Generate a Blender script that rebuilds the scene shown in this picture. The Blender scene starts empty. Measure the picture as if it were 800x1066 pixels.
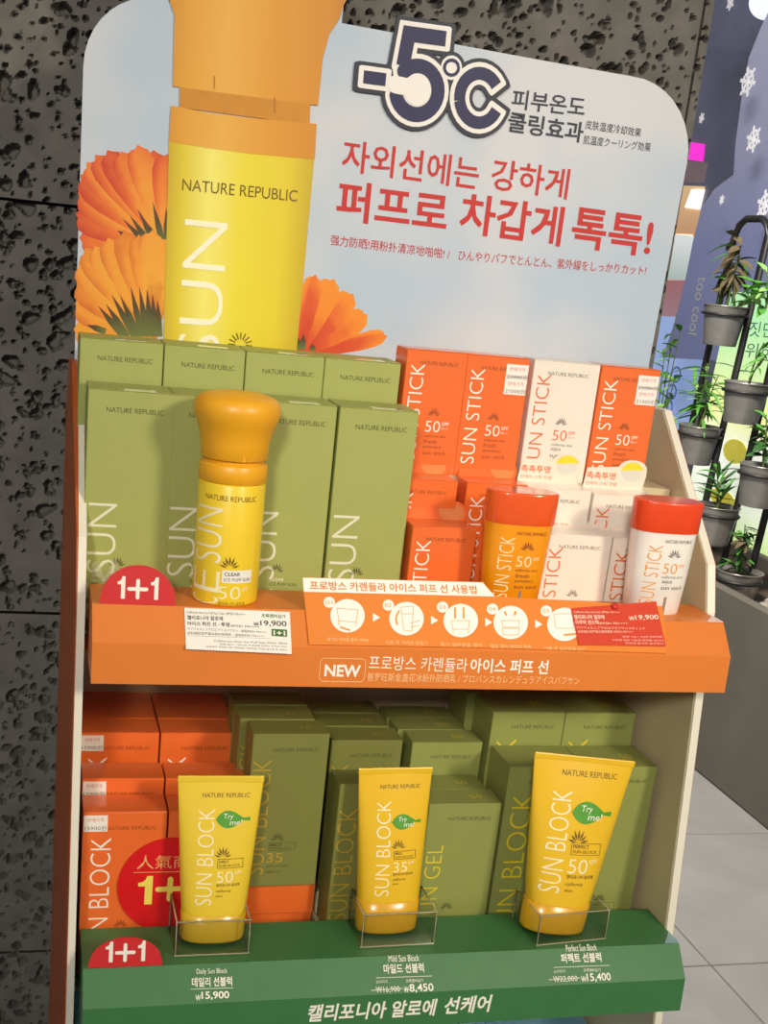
import bpy, bmesh, math, random
import numpy as np
from mathutils import Vector, Matrix
random.seed(7); rng = np.random.default_rng(7)
S = 0.001; Z0 = 1100.0            # millimetres -> metres; the floor lies 1100 mm below the upper ledge
sc = bpy.context.scene; COL = sc.collection

# ------------------------------------------------------------------ camera
F_PX, PX, PY = 1293.45, 369.74, 688.19
CAM = np.array([-39.46, -774.9, 223.42])
def _rot(yaw, pitch, roll):
    a, b, c = np.radians([yaw, pitch, roll])
    Rz = np.array([[np.cos(a), -np.sin(a), 0], [np.sin(a), np.cos(a), 0], [0, 0, 1]])
    Rx = np.array([[1, 0, 0], [0, np.cos(b), -np.sin(b)], [0, np.sin(b), np.cos(b)]])
    Ry = np.array([[np.cos(c), 0, np.sin(c)], [0, 1, 0], [-np.sin(c), 0, np.cos(c)]])
    return Rz @ Rx @ Ry
CM = _rot(-15.54, -17.81, -6.01)
def ray(u, v): return CM @ np.array([(u - PX) / F_PX, 1, -(v - PY) / F_PX])
def atY(u, v, y): r = ray(u, v); return CAM + r * (y - CAM[1]) / r[1]
def atX(u, v, x): r = ray(u, v); return CAM + r * (x - CAM[0]) / r[0]
def atP(u, v, p0, n):
    r = ray(u, v); n = np.array(n, float); return CAM + r * (np.dot(n, np.array(p0) - CAM) / np.dot(n, r))
cd = bpy.data.cameras.new('camera'); co = bpy.data.objects.new('camera', cd); COL.objects.link(co)
mw = Matrix.Identity(4)
for i in range(3):
    mw[i][0] = CM[i, 0]; mw[i][1] = CM[i, 2]; mw[i][2] = -CM[i, 1]
mw.translation = Vector((CAM[0] * S, CAM[1] * S, (CAM[2] + Z0) * S))
co.matrix_world = mw
cd.sensor_fit = 'VERTICAL'; cd.sensor_height = 24; cd.sensor_width = 18
cd.lens = 24 * F_PX / 1066
cd.shift_x = (400 - PX) / 1066; cd.shift_y = (PY - 533) / 1066
cd.clip_start = 0.02; cd.clip_end = 100
sc.camera = co

# ------------------------------------------------------------------ world, lights, exposure
def lin(h):
    h = h.lstrip('#'); r = [int(h[i:i + 2], 16) / 255 for i in (0, 2, 4)]
    return tuple(c / 12.92 if c <= 0.04045 else ((c + 0.055) / 1.055) ** 2.4 for c in r) + (1,)
w = bpy.data.worlds.new('world'); sc.world = w; w.use_nodes = True
w.node_tree.nodes['Background'].inputs[0].default_value = lin('#b9bcc6')
w.node_tree.nodes['Background'].inputs[1].default_value = 0.34
def area(name, loc, target, size, power, col, spread=180):
    l = bpy.data.lights.new(name, 'AREA'); l.shape = 'DISK'; l.size = size; l.energy = power; l.color = lin(col)[:3]; l.spread = math.radians(spread)
    o = bpy.data.objects.new(name, l); COL.objects.link(o)
    o.location = (loc[0] * S, loc[1] * S, (loc[2] + Z0) * S)
    d = Vector(target) - Vector(loc); o.rotation_euler = d.to_track_quat('-Z', 'Y').to_euler()
    return o
area('overhead_area_light', (-800, -2600, 1200), (340, 100, 100), 0.4, 2.5, '#fff6ea', 40)
area('overhead_area_light', (1400, -2300, 1200), (280, 50, -20), 0.4, 3.6, '#fff0d8', 50)
area('overhead_area_light', (300, -700, 1500), (240, 60, -80), 0.3, 1.5, '#ffe6bd')
area('overhead_area_light', (900, 1500, 1550), (1700, 2600, -300), 0.5, 120, '#fff6ec')  # added to brighten the plants and window side, no known lamp there
sc.view_settings.view_transform = 'Standard'; sc.view_settings.look = 'None'
sc.view_settings.gamma = 1; sc.view_settings.use_curve_mapping = False
sc.view_settings.exposure = 0.0

# ------------------------------------------------------------------ materials
MATS = {}
def mat(name, col, rough=0.5, metal=0.0, var=0.06, scale=40, coat=0.0, bump=0.0, emit=0.0, trans=0.0, spec=0.5):
    if name in MATS: return MATS[name]
    m = bpy.data.materials.new(name); m.use_nodes = True; nt = m.node_tree; b = nt.nodes['Principled BSDF']
    b.inputs['Roughness'].default_value = rough; b.inputs['Metallic'].default_value = metal
    b.inputs['Coat Weight'].default_value = coat; b.inputs['Coat Roughness'].default_value = 0.08
    b.inputs['Specular IOR Level'].default_value = spec
    c = lin(col)
    tc = nt.nodes.new('ShaderNodeTexCoord'); n = nt.nodes.new('ShaderNodeTexNoise')
    n.inputs['Scale'].default_value = scale; n.inputs['Detail'].default_value = 4
    nt.links.new(tc.outputs['Object'], n.inputs['Vector'])
    r = nt.nodes.new('ShaderNodeValToRGB')
    r.color_ramp.elements[0].position = 0.3; r.color_ramp.elements[1].position = 0.7
    r.color_ramp.elements[0].color = tuple(x * (1 - var) for x in c[:3]) + (1,)
    r.color_ramp.elements[1].color = tuple(min(1, x * (1 + var)) for x in c[:3]) + (1,)
    nt.links.new(n.outputs['Fac'], r.inputs['Fac']); nt.links.new(r.outputs['Color'], b.inputs['Base Color'])
    if bump:
        bp = nt.nodes.new('ShaderNodeBump'); bp.inputs['Strength'].default_value = bump; bp.inputs['Distance'].default_value = 0.002
        nt.links.new(n.outputs['Fac'], bp.inputs['Height']); nt.links.new(bp.outputs['Normal'], b.inputs['Normal'])
    if emit:
        nt.links.new(r.outputs['Color'], b.inputs['Emission Color']); b.inputs['Emission Strength'].default_value = emit
    if trans: b.inputs['Transmission Weight'].default_value = trans
    MATS[name] = m; return m
def ramp_mat(name, stops, axis=0, lo=0, hi=1, rough=0.45, attr=None, noise=0.0, emit=0.0):
    """flat print whose colour runs along one axis of the sheet (metres, object space) or along an attribute"""
    m = bpy.data.materials.new(name); m.use_nodes = True; nt = m.node_tree; b = nt.nodes['Principled BSDF']
    b.inputs['Roughness'].default_value = rough
    r = nt.nodes.new('ShaderNodeValToRGB')
    for i, (p, c) in enumerate(stops):
        e = r.color_ramp.elements[i] if i < 2 else r.color_ramp.elements.new(p)
        e.position = p; e.color = lin(c)
    tc = nt.nodes.new('ShaderNodeTexCoord')
    if attr:
        a = nt.nodes.new('ShaderNodeAttribute'); a.attribute_name = attr; src = a.outputs['Fac']
    else:
        sp = nt.nodes.new('ShaderNodeSeparateXYZ'); nt.links.new(tc.outputs['Object'], sp.inputs[0])
        mr = nt.nodes.new('ShaderNodeMapRange'); mr.inputs['From Min'].default_value = lo; mr.inputs['From Max'].default_value = hi
        nt.links.new(sp.outputs[axis], mr.inputs['Value']); src = mr.outputs['Result']
    if noise:
        n = nt.nodes.new('ShaderNodeTexNoise'); n.inputs['Scale'].default_value = 90; n.inputs['Detail'].default_value = 3
        nt.links.new(tc.outputs['Object'], n.inputs['Vector'])
        ma = nt.nodes.new('ShaderNodeMath'); ma.operation = 'MULTIPLY_ADD'; ma.inputs[1].default_value = noise
        nt.links.new(n.outputs['Fac'], ma.inputs[0]); nt.links.new(src, ma.inputs[2])
        mb = nt.nodes.new('ShaderNodeMath'); mb.operation = 'SUBTRACT'; mb.inputs[1].default_value = noise * 0.5
        nt.links.new(ma.outputs[0], mb.inputs[0]); src = mb.outputs[0]
    nt.links.new(src, r.inputs['Fac']); nt.links.new(r.outputs['Color'], b.inputs['Base Color'])
    if emit:
        nt.links.new(r.outputs['Color'], b.inputs['Emission Color']); b.inputs['Emission Strength'].default_value = emit
    MATS[name] = m; return m

# ------------------------------------------------------------------ mesh helpers (all in millimetres)
class MB:
    def __init__(s): s.v = []; s.f = []; s.smooth = []
    def add(s, vs, fs, smooth=False):
        o = len(s.v); s.v += [tuple(map(float, p)) for p in vs]; s.f += [tuple(i + o for i in f) for f in fs]; s.smooth += [smooth] * len(fs); return s
    def box(s, x0, x1, y0, y1, z0, z1):
        return s.add([(x0, y0, z0), (x1, y0, z0), (x1, y1, z0), (x0, y1, z0), (x0, y0, z1), (x1, y0, z1), (x1, y1, z1), (x0, y1, z1)],
                     [(0, 3, 2, 1), (4, 5, 6, 7), (0, 1, 5, 4), (1, 2, 6, 5), (2, 3, 7, 6), (3, 0, 4, 7)])
    def prism_x(s, prof, x0, x1):           # profile (y,z), counter-clockwise seen from +x
        n = len(prof)
        s.add([(x0, y, z) for y, z in prof] + [(x1, y, z) for y, z in prof],
              [tuple(range(n))[::-1], tuple(range(n, 2 * n))] + [(i, (i + 1) % n, n + (i + 1) % n, n + i) for i in range(n)])
        return s
    def prism_y(s, prof, y0, y1):           # profile (x,z)
        n = len(prof)
        s.add([(x, y0, z) for x, z in prof] + [(x, y1, z) for x, z in prof],
              [tuple(range(n)), tuple(range(n, 2 * n))[::-1]] + [(i, n + i, n + (i + 1) % n, (i + 1) % n) for i in range(n)])
        return s
    def poly_y(s, prof, y): n = len(prof); return s.add([(x, y, z) for x, z in prof], [tuple(range(n))])
    def loft(s, rings, cap=True, smooth=True):
        n = len(rings[0]); vs = [p for r in rings for p in r]; fs = []
        for k in range(len(rings) - 1):
            for i in range(n): fs.append((k * n + i, k * n + (i + 1) % n, (k + 1) * n + (i + 1) % n, (k + 1) * n + i))
        s.add(vs, fs, smooth)
        if cap:
            s.add(rings[0], [tuple(range(n))[::-1]]); s.add(rings[-1], [tuple(range(n))])
        return s
    def lathe(s, prof, n=40, cx=0, cy=0, smooth=True):
        return s.loft([[(cx + r * math.cos(2 * math.pi * i / n), cy + r * math.sin(2 * math.pi * i / n), z) for i in range(n)] for r, z in prof], True, smooth)
    def tube(s, pts, r, n=8):
        pts = [Vector(p) for p in pts]; rings = []
        rr = [float(q) for q in r] if hasattr(r, '__len__') else [float(r)] * len(pts)
        for i, p in enumerate(pts):
            d = (pts[min(i + 1, len(pts) - 1)] - pts[max(i - 1, 0)]).normalized()
            a = d.cross(Vector((0, 0, 1)) if abs(d.z) < 0.9 else Vector((1, 0, 0))).normalized(); b = d.cross(a)
            rings.append([tuple(p + rr[i] * (math.cos(2 * math.pi * k / n) * a + math.sin(2 * math.pi * k / n) * b)) for k in range(n)])
        return s.loft(rings)
    def stroke(s, pts, wd, y, closed=False, y1=None, flat=None):   # flat thick line in the x-z plane, mitred, round ends
        P_ = [np.array(p, float) for p in pts]; n = len(P_); h = wd / 2; Lf = []; Rt = []
        for i in range(n):
            a = P_[i - 1] if (i or closed) else None; b = P_[(i + 1) % n] if (i < n - 1 or closed) else None
            da = (P_[i] - a) / np.hypot(*(P_[i] - a)) if a is not None else None; db = (b - P_[i]) / np.hypot(*(b - P_[i])) if b is not None else None
            da = db if da is None else da; db = da if db is None else db
            na = np.array([-da[1], da[0]]); nb = np.array([-db[1], db[0]]); m = na + nb; m = m / max(1e-6, np.hypot(*m)); m = m * h / max(.5, float(m @ na))
            Lf.append(P_[i] + m); Rt.append(P_[i] - m)
        if flat is not None and not closed:
            d0 = (P_[0] - P_[1]) / np.hypot(*(P_[0] - P_[1])) * flat; d1 = (P_[-1] - P_[-2]) / np.hypot(*(P_[-1] - P_[-2])) * flat
            Lf[0] = Lf[0] + d0; Rt[0] = Rt[0] + d0; Lf[-1] = Lf[-1] + d1; Rt[-1] = Rt[-1] + d1
            rc = min(h * .45, flat + .01)
            ring = lambda c, v: [c + v * math.cos(t) + (np.array([v[1], -v[0]]) / h * rc * min(1, 2.2 * math.sin(t))) for t in np.linspace(0, math.pi, 8)[1:-1]]
            c1 = (Lf[-1] + Rt[-1]) / 2; c0 = (Lf[0] + Rt[0]) / 2
        else:
            c1, c0 = P_[-1], P_[0]
            ring = None
        ring = ring or (lambda c, v: [c + v * math.cos(t) + np.array([v[1], -v[0]]) * math.sin(t) for t in np.linspace(0, math.pi, 8)[1:-1]])
        if closed:
            V = Lf + Rt; F = [(i, n + i, n + (i + 1) % n, (i + 1) % n) for i in range(n)]; loops = [list(range(n)), list(range(n, 2 * n))[::-1]]
        else:
            e1 = ring(c1, Lf[-1] - c1); e0 = ring(c0, Rt[0] - c0)
            V = Lf + Rt + e1 + e0; m = len(e1)
            F = [(i, n + i, n + i + 1, i + 1) for i in range(n - 1)] + [tuple([n - 1] + list(range(2 * n, 2 * n + m)) + [2 * n - 1])[::-1], tuple([n] + list(range(2 * n + m, 2 * n + 2 * m)) + [0])[::-1]]
            loops = [list(range(n)) + list(range(2 * n, 2 * n + m)) + list(range(2 * n - 1, n - 1, -1)) + list(range(2 * n + m, 2 * n + 2 * m))]
        vs = [(p[0], y, p[1]) for p in V]; fs = list(F); k = len(V)
        if y1 is not None:
            vs += [(p[0], y1, p[1]) for p in V]; fs += [tuple(q + k for q in f)[::-1] for f in F]
            for lo in loops: fs += [(lo[i], lo[(i + 1) % len(lo)], lo[(i + 1) % len(lo)] + k, lo[i] + k) for i in range(len(lo))]
        return s.add(vs, fs)
    def one(s, x, z, wd, h, y):             # a heavy figure one
        return s.poly_y([(x + wd * a, z + h * b) for a, b in ((.5, 0), (.92, 0), (.92, 1), (.6, 1), (.52, .87), (.35, .79), (.12, .77), (.12, .64), (.5, .64))], y)
    def mesh(s, name, material, off=(0, 0, 0)):
        me = bpy.data.meshes.new(name)
        me.from_pydata([((x - off[0]) * S, (y - off[1]) * S, (z - off[2]) * S) for x, y, z in s.v], [], s.f)
        me.polygons.foreach_set('use_smooth', s.smooth)
        if material: me.materials.append(material)
        me.update(); return me
def disc(cx, cz, rx, rz=None, n=36, a0=0, a1=2 * math.pi):
    rz = rx if rz is None else rz
    full = abs(a1 - a0 - 2 * math.pi) < 1e-6
    return [(cx + rx * math.cos(t), cz + rz * math.sin(t)) for t in np.linspace(a0, a1, n + 1)[:n if full else n + 1]]
def bevel(me, wd=0.8, seg=1, ang=0.5):
    bm = bmesh.new(); bm.from_mesh(me)
    bmesh.ops.recalc_face_normals(bm, faces=bm.faces)
    es = [e for e in bm.edges if e.is_manifold and e.calc_face_angle(0) > ang]
    bmesh.ops.bevel(bm, geom=es, offset=wd * S, segments=seg, profile=0.5, affect='EDGES')
    bm.to_mesh(me); bm.free(); return me
def fixn(me):
    bm = bmesh.new(); bm.from_mesh(me); bmesh.ops.recalc_face_normals(bm, faces=bm.faces); bm.to_mesh(me); bm.free(); return me

# lettering: outlines of the built-in typeface as flat meshes fitted to a width x height (mm)
_tc = {}
_keep = bpy.data.curves.new('keep', 'FONT'); _keep.body = '가あ汉'; _ko = bpy.data.objects.new('keep', _keep); bpy.data.meshes.remove(bpy.data.meshes.new_from_object(_ko))
def text_raw(body, off=0.0, shear=0.0, res=None, spacing=1.0):
    res = res or (4 if body.isascii() else 2)
    k = (body, off, shear, res, spacing)
    if k in _tc: return _tc[k]
    cu = bpy.data.curves.new('t', 'FONT'); cu.body = body; cu.size = 1; cu.offset = off; cu.shear = shear
    cu.resolution_u = res; cu.space_character = spacing; cu.fill_mode = 'FRONT'
    o = bpy.data.objects.new('t', cu); me = bpy.data.meshes.new_from_object(o)
    v = np.array([tuple(p.co)[:2] for p in me.vertices]).reshape(-1, 2); f = [tuple(p.vertices) for p in me.polygons]
    bpy.data.objects.remove(o); bpy.data.curves.remove(cu); bpy.data.meshes.remove(me)
    if len(v) == 0: v = np.zeros((1, 2)); f = []
    lo = v.min(0); hi = v.max(0)
    _tc[k] = ((v - lo) / np.maximum(hi - lo, 1e-6), f, hi - lo); return _tc[k]
def text(mb, body, u, v, wd, h, fn, rot=False, slope=0.0, step=None, **kw):
    """bbox of the lettering fills [u,u+wd]x[v,v+h]; rot: reads upwards; fn maps (u,v) to a point"""
    t, f, _ = text_raw(body, **kw)
    if rot: t = np.stack([1 - t[:, 1], t[:, 0]], 1)
    pts = [(u + a * wd, v + b * h + slope * a * wd) for a, b in t]
    if step and f:
        bm = bmesh.new(); bv = [bm.verts.new((a, b, 0)) for a, b in pts]
        for q in f:
            try: bm.faces.new([bv[i] for i in q])
            except ValueError: pass
        x = u + step
        while x < u + wd:
            bmesh.ops.bisect_plane(bm, geom=bm.verts[:] + bm.edges[:] + bm.faces[:], plane_co=(x, 0, 0), plane_no=(1, 0, 0)); x += step
        bm.verts.index_update(); pts = [(p.co.x, p.co.y) for p in bm.verts]; f = [tuple(p.index for p in q.verts) for q in bm.faces]; bm.free()
    return mb.add([fn(a, b) for a, b in pts], f)
def front(y): return lambda a, b: (a, y, b)

def P(x, y, z): return Vector((x * S, y * S, (z + Z0) * S))
def props(o, label=None, cat=None, group=None, kind=None):
    if label: o['label'] = label
    if cat: o['category'] = cat
    if group: o['group'] = group
    if kind: o['kind'] = kind
    return o
def empty(name, loc, label, cat, group=None, rot=(0, 0, 0)):
    o = bpy.data.objects.new(name, None); COL.objects.link(o); o.location = P(*loc); o.rotation_euler = rot
    o.empty_display_size = 0.01
    return props(o, label, cat, group)
def part(name, me, parent, label=None, kind=None, loc=None):
    o = bpy.data.objects.new(name, me); COL.objects.link(o); o.parent = parent
    if loc is not None: o.location = loc
    return props(o, label, None, None, kind)
def solo(name, me, loc, label, cat, group=None, rot=(0, 0, 0), kind=None):
    o = bpy.data.objects.new(name, me); COL.objects.link(o); o.location = P(*loc); o.rotation_euler = rot
    return props(o, label, cat, group, kind)

# palette
m_green = mat('green_card', '#a0a85a', 0.55, var=0.03)
m_green2 = mat('olive_card', '#8f9750', 0.5, var=0.03)
m_olive = mat('dark_olive_card', '#7c7f3e', 0.5, var=0.03)
m_orange = mat('orange_card', '#ec7030', 0.32, var=0.03, coat=0.5)
m_white = mat('white_card', '#ece4d6', 0.35, var=0.02, coat=0.3)
m_lip = mat('orange_laminate', '#dd7c2e', 0.42, var=0.02)
m_lip2 = mat('green_laminate', '#3c7644', 0.45, var=0.04)
m_cream = mat('cream_laminate', '#cbbd98', 0.5, var=0.03)
m_edge = mat('white_edge', '#e6e2cf', 0.5, var=0.02)
m_outer = mat('burnt_orange_laminate', '#b5561c', 0.4, var=0.06)
m_yel = mat('yellow_plastic', '#f0cf2e', 0.35, var=0.02, coat=0.25)
m_cap = mat('amber_plastic', '#eba91f', 0.38, var=0.03)
t_white = mat('white_ink', '#f4f1e2', 0.5, var=0)
t_pale = mat('pale_ink', '#dfe0c2', 0.5, var=0)
t_dgreen = mat('dark_green_ink', '#4c4e24', 0.6, var=0)
t_gold = mat('gold_ink', '#b89a38', 0.4, var=0.05)
t_yel = mat('yellow_ink', '#e2cb2c', 0.45, var=0)
t_brown = mat('brown_ink', '#6e5312', 0.5, var=0)
t_rust = mat('rust_ink', '#8e4314', 0.5, var=0)
t_orange = mat('orange_ink', '#e36a2c', 0.5, var=0)
t_amber = mat('amber_ink', '#e79a2c', 0.5, var=0)
t_grey = mat('grey_ink', '#6a655c', 0.5, var=0)
t_navy = mat('navy_ink', '#1c1e4e', 0.5, var=0)
t_slate = mat('slate_ink', '#22283a', 0.5, var=0)
t_red = mat('red_ink', '#c42420', 0.5, var=0)
t_pink = mat('pink_ink', '#d86a62', 0.5, var=0)
m_red = mat('red_sign_card', '#cf2a2c', 0.45, var=0.02)
m_paper = mat('paper_label', '#efece2', 0.5, var=0.02)
m_leaf = mat('leaf_sticker', '#4f9a2c', 0.45, var=0.08, scale=200)
m_dgreenbox = mat('dark_green_box_ink', '#3e6a2a', 0.5, var=0)
m_tab = mat('glossy_orange_tab', '#f27032', 0.18, var=0.04, coat=1.0)
m_film = mat('pale_tab_card', '#f3e2cf', 0.25, var=0.03, coat=0.6)

# ================================================================== SETTING
def floor():
    f = MB().box(-1500, 6000, -2200, 9500, -1110, -1104).mesh('floor', mat('grout', '#6f6c66', 0.9))
    o = solo('floor', f, (0, 0, 0), 'smooth grey tiled floor of the shop', 'floor', kind='structure')
    mt = mat('grey_floor_tile', '#8d8c8a', 0.42, var=0.10, scale=6, bump=0.02)
    me = bevel(MB().box(-298.5, 298.5, -298.5, 298.5, -8, 0).mesh('tile', mt), 1.5)
    for i in range(-3, 2):
        for j in range(-2, 8):
            part('tile', me, o, loc=Vector(((1357 + 300 + 600 * i) * S, (330 + 600 * j) * S, -1100 * S)))
floor()

def wall():
    Y = 300.0
    back = MB().box(-700, 521, Y + 14, Y + 300, -1100, 1500).mesh('wall', mat('wall_core', '#3a3733', 0.9))
    root = solo('wall_back', back, (0, 0, 0), 'dark grey pitted concrete pillar wall behind the stand', 'wall', kind='structure')
    mc = mat('pitted_concrete', '#716e67', 0.85, var=0.16, scale=45, bump=0.2)
    zj = [float(atY(40, 211, Y)[2]), float(atY(30, 638, Y)[2])]; H = zj[0] - zj[1]
    xe = float(atY(735, 0, Y)[0]); xr = float(atY(745, 0, Y)[0])
    def panel(x0, x1, z0, z1, step, npit):
        nx = max(2, int((x1 - x0) / step) + 1); nz = max(2, int((z1 - z0) / step) + 1)
        X, Z = np.meshgrid(np.linspace(x0, x1, nx), np.linspace(z0, z1, nz))
        D = rng.normal(0, 0.03, X.shape)
        for _ in range(npit):
            cx, cz = rng.uniform(x0, x1), rng.uniform(z0, z1)
            r = min(6.5, 0.9 + rng.exponential(1.35)); a = rng.uniform(0, math.pi); e = rng.uniform(0.62, 1)
            i0 = max(0, int((cz - z0 - 14) / step)); i1 = int((cz - z0 + 14) / step) + 2; j0 = max(0, int((cx - x0 - 14) / step)); j1 = int((cx - x0 + 14) / step) + 2
            dx = X[i0:i1, j0:j1] - cx; dz = Z[i0:i1, j0:j1] - cz
            p = dx * math.cos(a) + dz * math.sin(a); q = (-dx * math.sin(a) + dz * math.cos(a)) / e
            th = np.arctan2(q, p); rr = r * (1 + 0.12 * np.sin(2 * th + a * 5) + 0.12 * np.sin(3 * th + a * 9))
            t = np.clip((rr - np.hypot(p, q)) / 1.1 + 0.3, 0, 1)
            D[i0:i1, j0:j1] = np.maximum(D[i0:i1, j0:j1], t * min(13, 4 + r * 1.7))
        vs = np.stack([X, Y + D, Z], -1).reshape(-1, 3) * S
        idx = np.arange(nx * nz).reshape(nz, nx)
        fs = np.stack([idx[:-1, :-1], idx[:-1, 1:], idx[1:, 1:], idx[1:, :-1]], -1).reshape(-1, 4)
        me = bpy.data.meshes.new('concrete_panel'); me.vertices.add(len(vs)); me.vertices.foreach_set('co', vs.astype(np.float32).ravel()); me.loops.add(fs.size); me.loops.foreach_set('vertex_index', fs.astype(np.int32).ravel())
        me.polygons.add(len(fs)); me.polygons.foreach_set('loop_start', np.arange(0, fs.size, 4, dtype=np.int32)); me.polygons.foreach_set('use_smooth', np.zeros(len(fs), bool)); me.materials.append(mc); me.update(calc_edges=True)
        part('concrete_panel', me, root, loc=Vector((0, 0, 0)))
    g = 1.2
    for z0 in (zj[0], zj[1], zj[1] - H, zj[1] - 2 * H):
        lo, hi = z0 + g, z0 + H - g
        vis = hi > -640
        panel(-160, xe - g, lo, hi, 1.4 if vis else 12, 3000 if vis else 0)
        panel(xe + g, xr, lo, hi, 1.4, 30 if vis else 0)
        panel(-700, -160 - g, lo, hi, 8, 0)
    panel(-700, xr, zj[0] + H + g, 1500, 20, 0)
wall()

# ================================================================== DISPLAY STAND
LW = 450.0
PROF = [(48, 0), (0, 0), (-17.6, -20.2), (-19.2, -47.1), (48, -47.1)]
fd = np.array([-17.6, -20.2]); fd = fd / np.hypot(*fd); fnm = np.array([-fd[1], fd[0]])   # facet down direction / outward
if fnm[0] > 0: fnm = -fnm
def facet(y0, z0, off):     # upper facet: (u, v) with v measured up the facet from its top edge
    return lambda a, b: (a, y0 - fd[0] * b + fnm[0] * off, z0 - fd[1] * b + fnm[1] * off)
ld = np.array([-19.2 + 17.6, -47.1 + 20.2]); ld = ld / np.hypot(*ld); lnm = np.array([ld[1], -ld[0]])
def facet2(y0, z0, off):    # lower facet, v up from the crease (negative = below)
    return lambda a, b: (a, y0 - 17.6 - ld[0] * b + lnm[0] * off, z0 - 20.2 - ld[1] * b + lnm[1] * off)
def uvf(u, v, y0, z0, off=0.3):   # pixel -> facet coordinates
    p = atP(u, v, (0, y0 + fnm[0] * off, z0 + fnm[1] * off), (0, fnm[0], fnm[1]))
    return p[0], -((p[1] - y0 - fnm[0] * off) * fd[0] + (p[2] - z0 - fnm[1] * off) * fd[1])
def uvf2(u, v, y0, z0):
    p = atP(u, v, (0, y0 - 17.6, z0 - 20.2), (0, lnm[0], lnm[1]))
    return p[0], -((p[1] - y0 + 17.6) * ld[0] + (p[2] - z0 + 20.2) * ld[1])
def text_px(mb, body, p0, p1, hpx, conv, fn, **kw):
    """lettering whose lower-left pixel is p0, lower-right p1 and height hpx pixels"""
    a = conv(*p0); b = conv(*p1); c = conv(p0[0], p0[1] - hpx)
    return text(mb, body, a[0], a[1], b[0] - a[0], c[1] - a[1], fn, slope=(b[1] - a[1]) / max(1e-6, b[0] - a[0]), **kw)

GY, GZ = -26.2, -250.0
stand = empty('display_stand', (225, 80, -620), 'orange and white counter display stand with orange and green product shelves', 'display stand')
SO = (225, 80, -620)
def sp(name, mb, m, label=None, bev=0, parent=None, kind=None):
    me = mb.mesh(name, m, SO if parent is None else SO)
    if bev: bevel(me, bev)
    else: pass
    return part(name, me, parent or stand, label, kind)
side = [(203, -620), (203, 100), (182, 134), (146, 134), (38, 34), (26, 0), (19.6, -62), (-22, -400), (-22, -620)]
side_r = side[::-1]
sp('side_panel', MB().prism_x(side, -8.6, -3.4), m_edge, 'white edged side board, orange outside')
of = MB().prism_x([(y + 1.0, z) for y, z in side], -9.3, -8.6); of.v = [(x - (max(0, y - 20) * .03 if x < -9 else 0), y, z) for x, y, z in of.v]; sp('outer_facing', of, m_outer, 'burnt orange outer face')
sp('side_panel', MB().prism_x(side, 451.2, 457.5), m_edge, 'white edged side board')
sp('inner_facing', MB().prism_x([(y + (1.5 if y < 150 else 0), z - (1 if z > 100 else 0)) for y, z in side], 450.4, 451.2), m_cream)
sp('outer_facing', MB().prism_x([(y + 1.0, z) for y, z in side], 457.5, 458.3), m_outer)
sp('back_panel', MB().box(-3.4, 450.4, 199, 203, -620, -48), m_cream, 'cream back board')
led1 = sp('ledge', MB().prism_x(PROF, -0.3, LW), m_lip, 'orange faceted shelf front')
sp('shelf_floor', MB().box(-3.4, 450.4, 48, 199, -47, -40), m_lip)
led2 = sp('ledge', MB().prism_x([(26 if i in (0, 4) else y + GY, z + GZ) for i, (y, z) in enumerate(PROF)], 1, LW), m_lip2, 'green faceted shelf front')
sp('shelf_floor', MB().box(-3.4, 450.4, 26, 199, GZ - 47, GZ - 40), m_lip2)
sp('corner_triangle', MB().prism_y([(0, 0), (1, 0), (1, 1)], 0, 1) if False else MB().add([(437, 0.3, .25), (450, 0.3, .25), (450, 17, .25), (437, 0.3, .6), (450, 0.3, .6), (450, 17, .6)], [(2, 1, 0), (3, 4, 5), (0, 1, 4, 3), (1, 2, 5, 4), (2, 0, 3, 5)]), mat('pale_pink_edge', '#f3d3cc', 0.3), 'pale pink corner')  # thin pale triangle laid on the ledge corner
sp('corner_triangle', MB().add([(438, GY + .3, GZ + .25), (450, GY + .3, GZ + .25), (450, GY + 17, GZ + .25), (438, GY + .3, GZ + .6), (450, GY + .3, GZ + .6), (450, GY + 17, GZ + .6)], [(2, 1, 0), (3, 4, 5), (0, 1, 4, 3), (1, 2, 5, 4), (2, 0, 3, 5)]), mat('pale_blue_edge', '#8fb6b8', 0.3), 'pale blue corner')
# risers under the rear rows
def riser(x0, x1, y0, y1, z0, z1, m=m_cream): sp('riser', MB().box(x0, x1, y0, y1, z0, z1), m)
riser(-4, 219, 101, 175, -40, -12); riser(220, 449, 79, 175, -40, -12); riser(220.2, 448, 108.5, 174, -12, 77)
riser(-3, 119.5, 60.5, 92, GZ - 40, GZ - 28); riser(-3, 119.5, 109, 198.5, GZ - 40, GZ - 12)
riser(181, 246, 70, 175.5, GZ - 40, -249.5); riser(247, 318.5, 94, 175.5, GZ - 40, GZ - 12); riser(319, 449, 89.5, 175.5, GZ - 40, GZ - 12)
riser(181, 244, 27, 66, GZ - 40, GZ - 16)
# blue tray of the tier below
sp('lower_tray', MB().box(5, 445, -10, 170, -470, -395), mat('blue_laminate', '#7fb3cf', 0.4), 'pale blue shelf below the green one')

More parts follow.
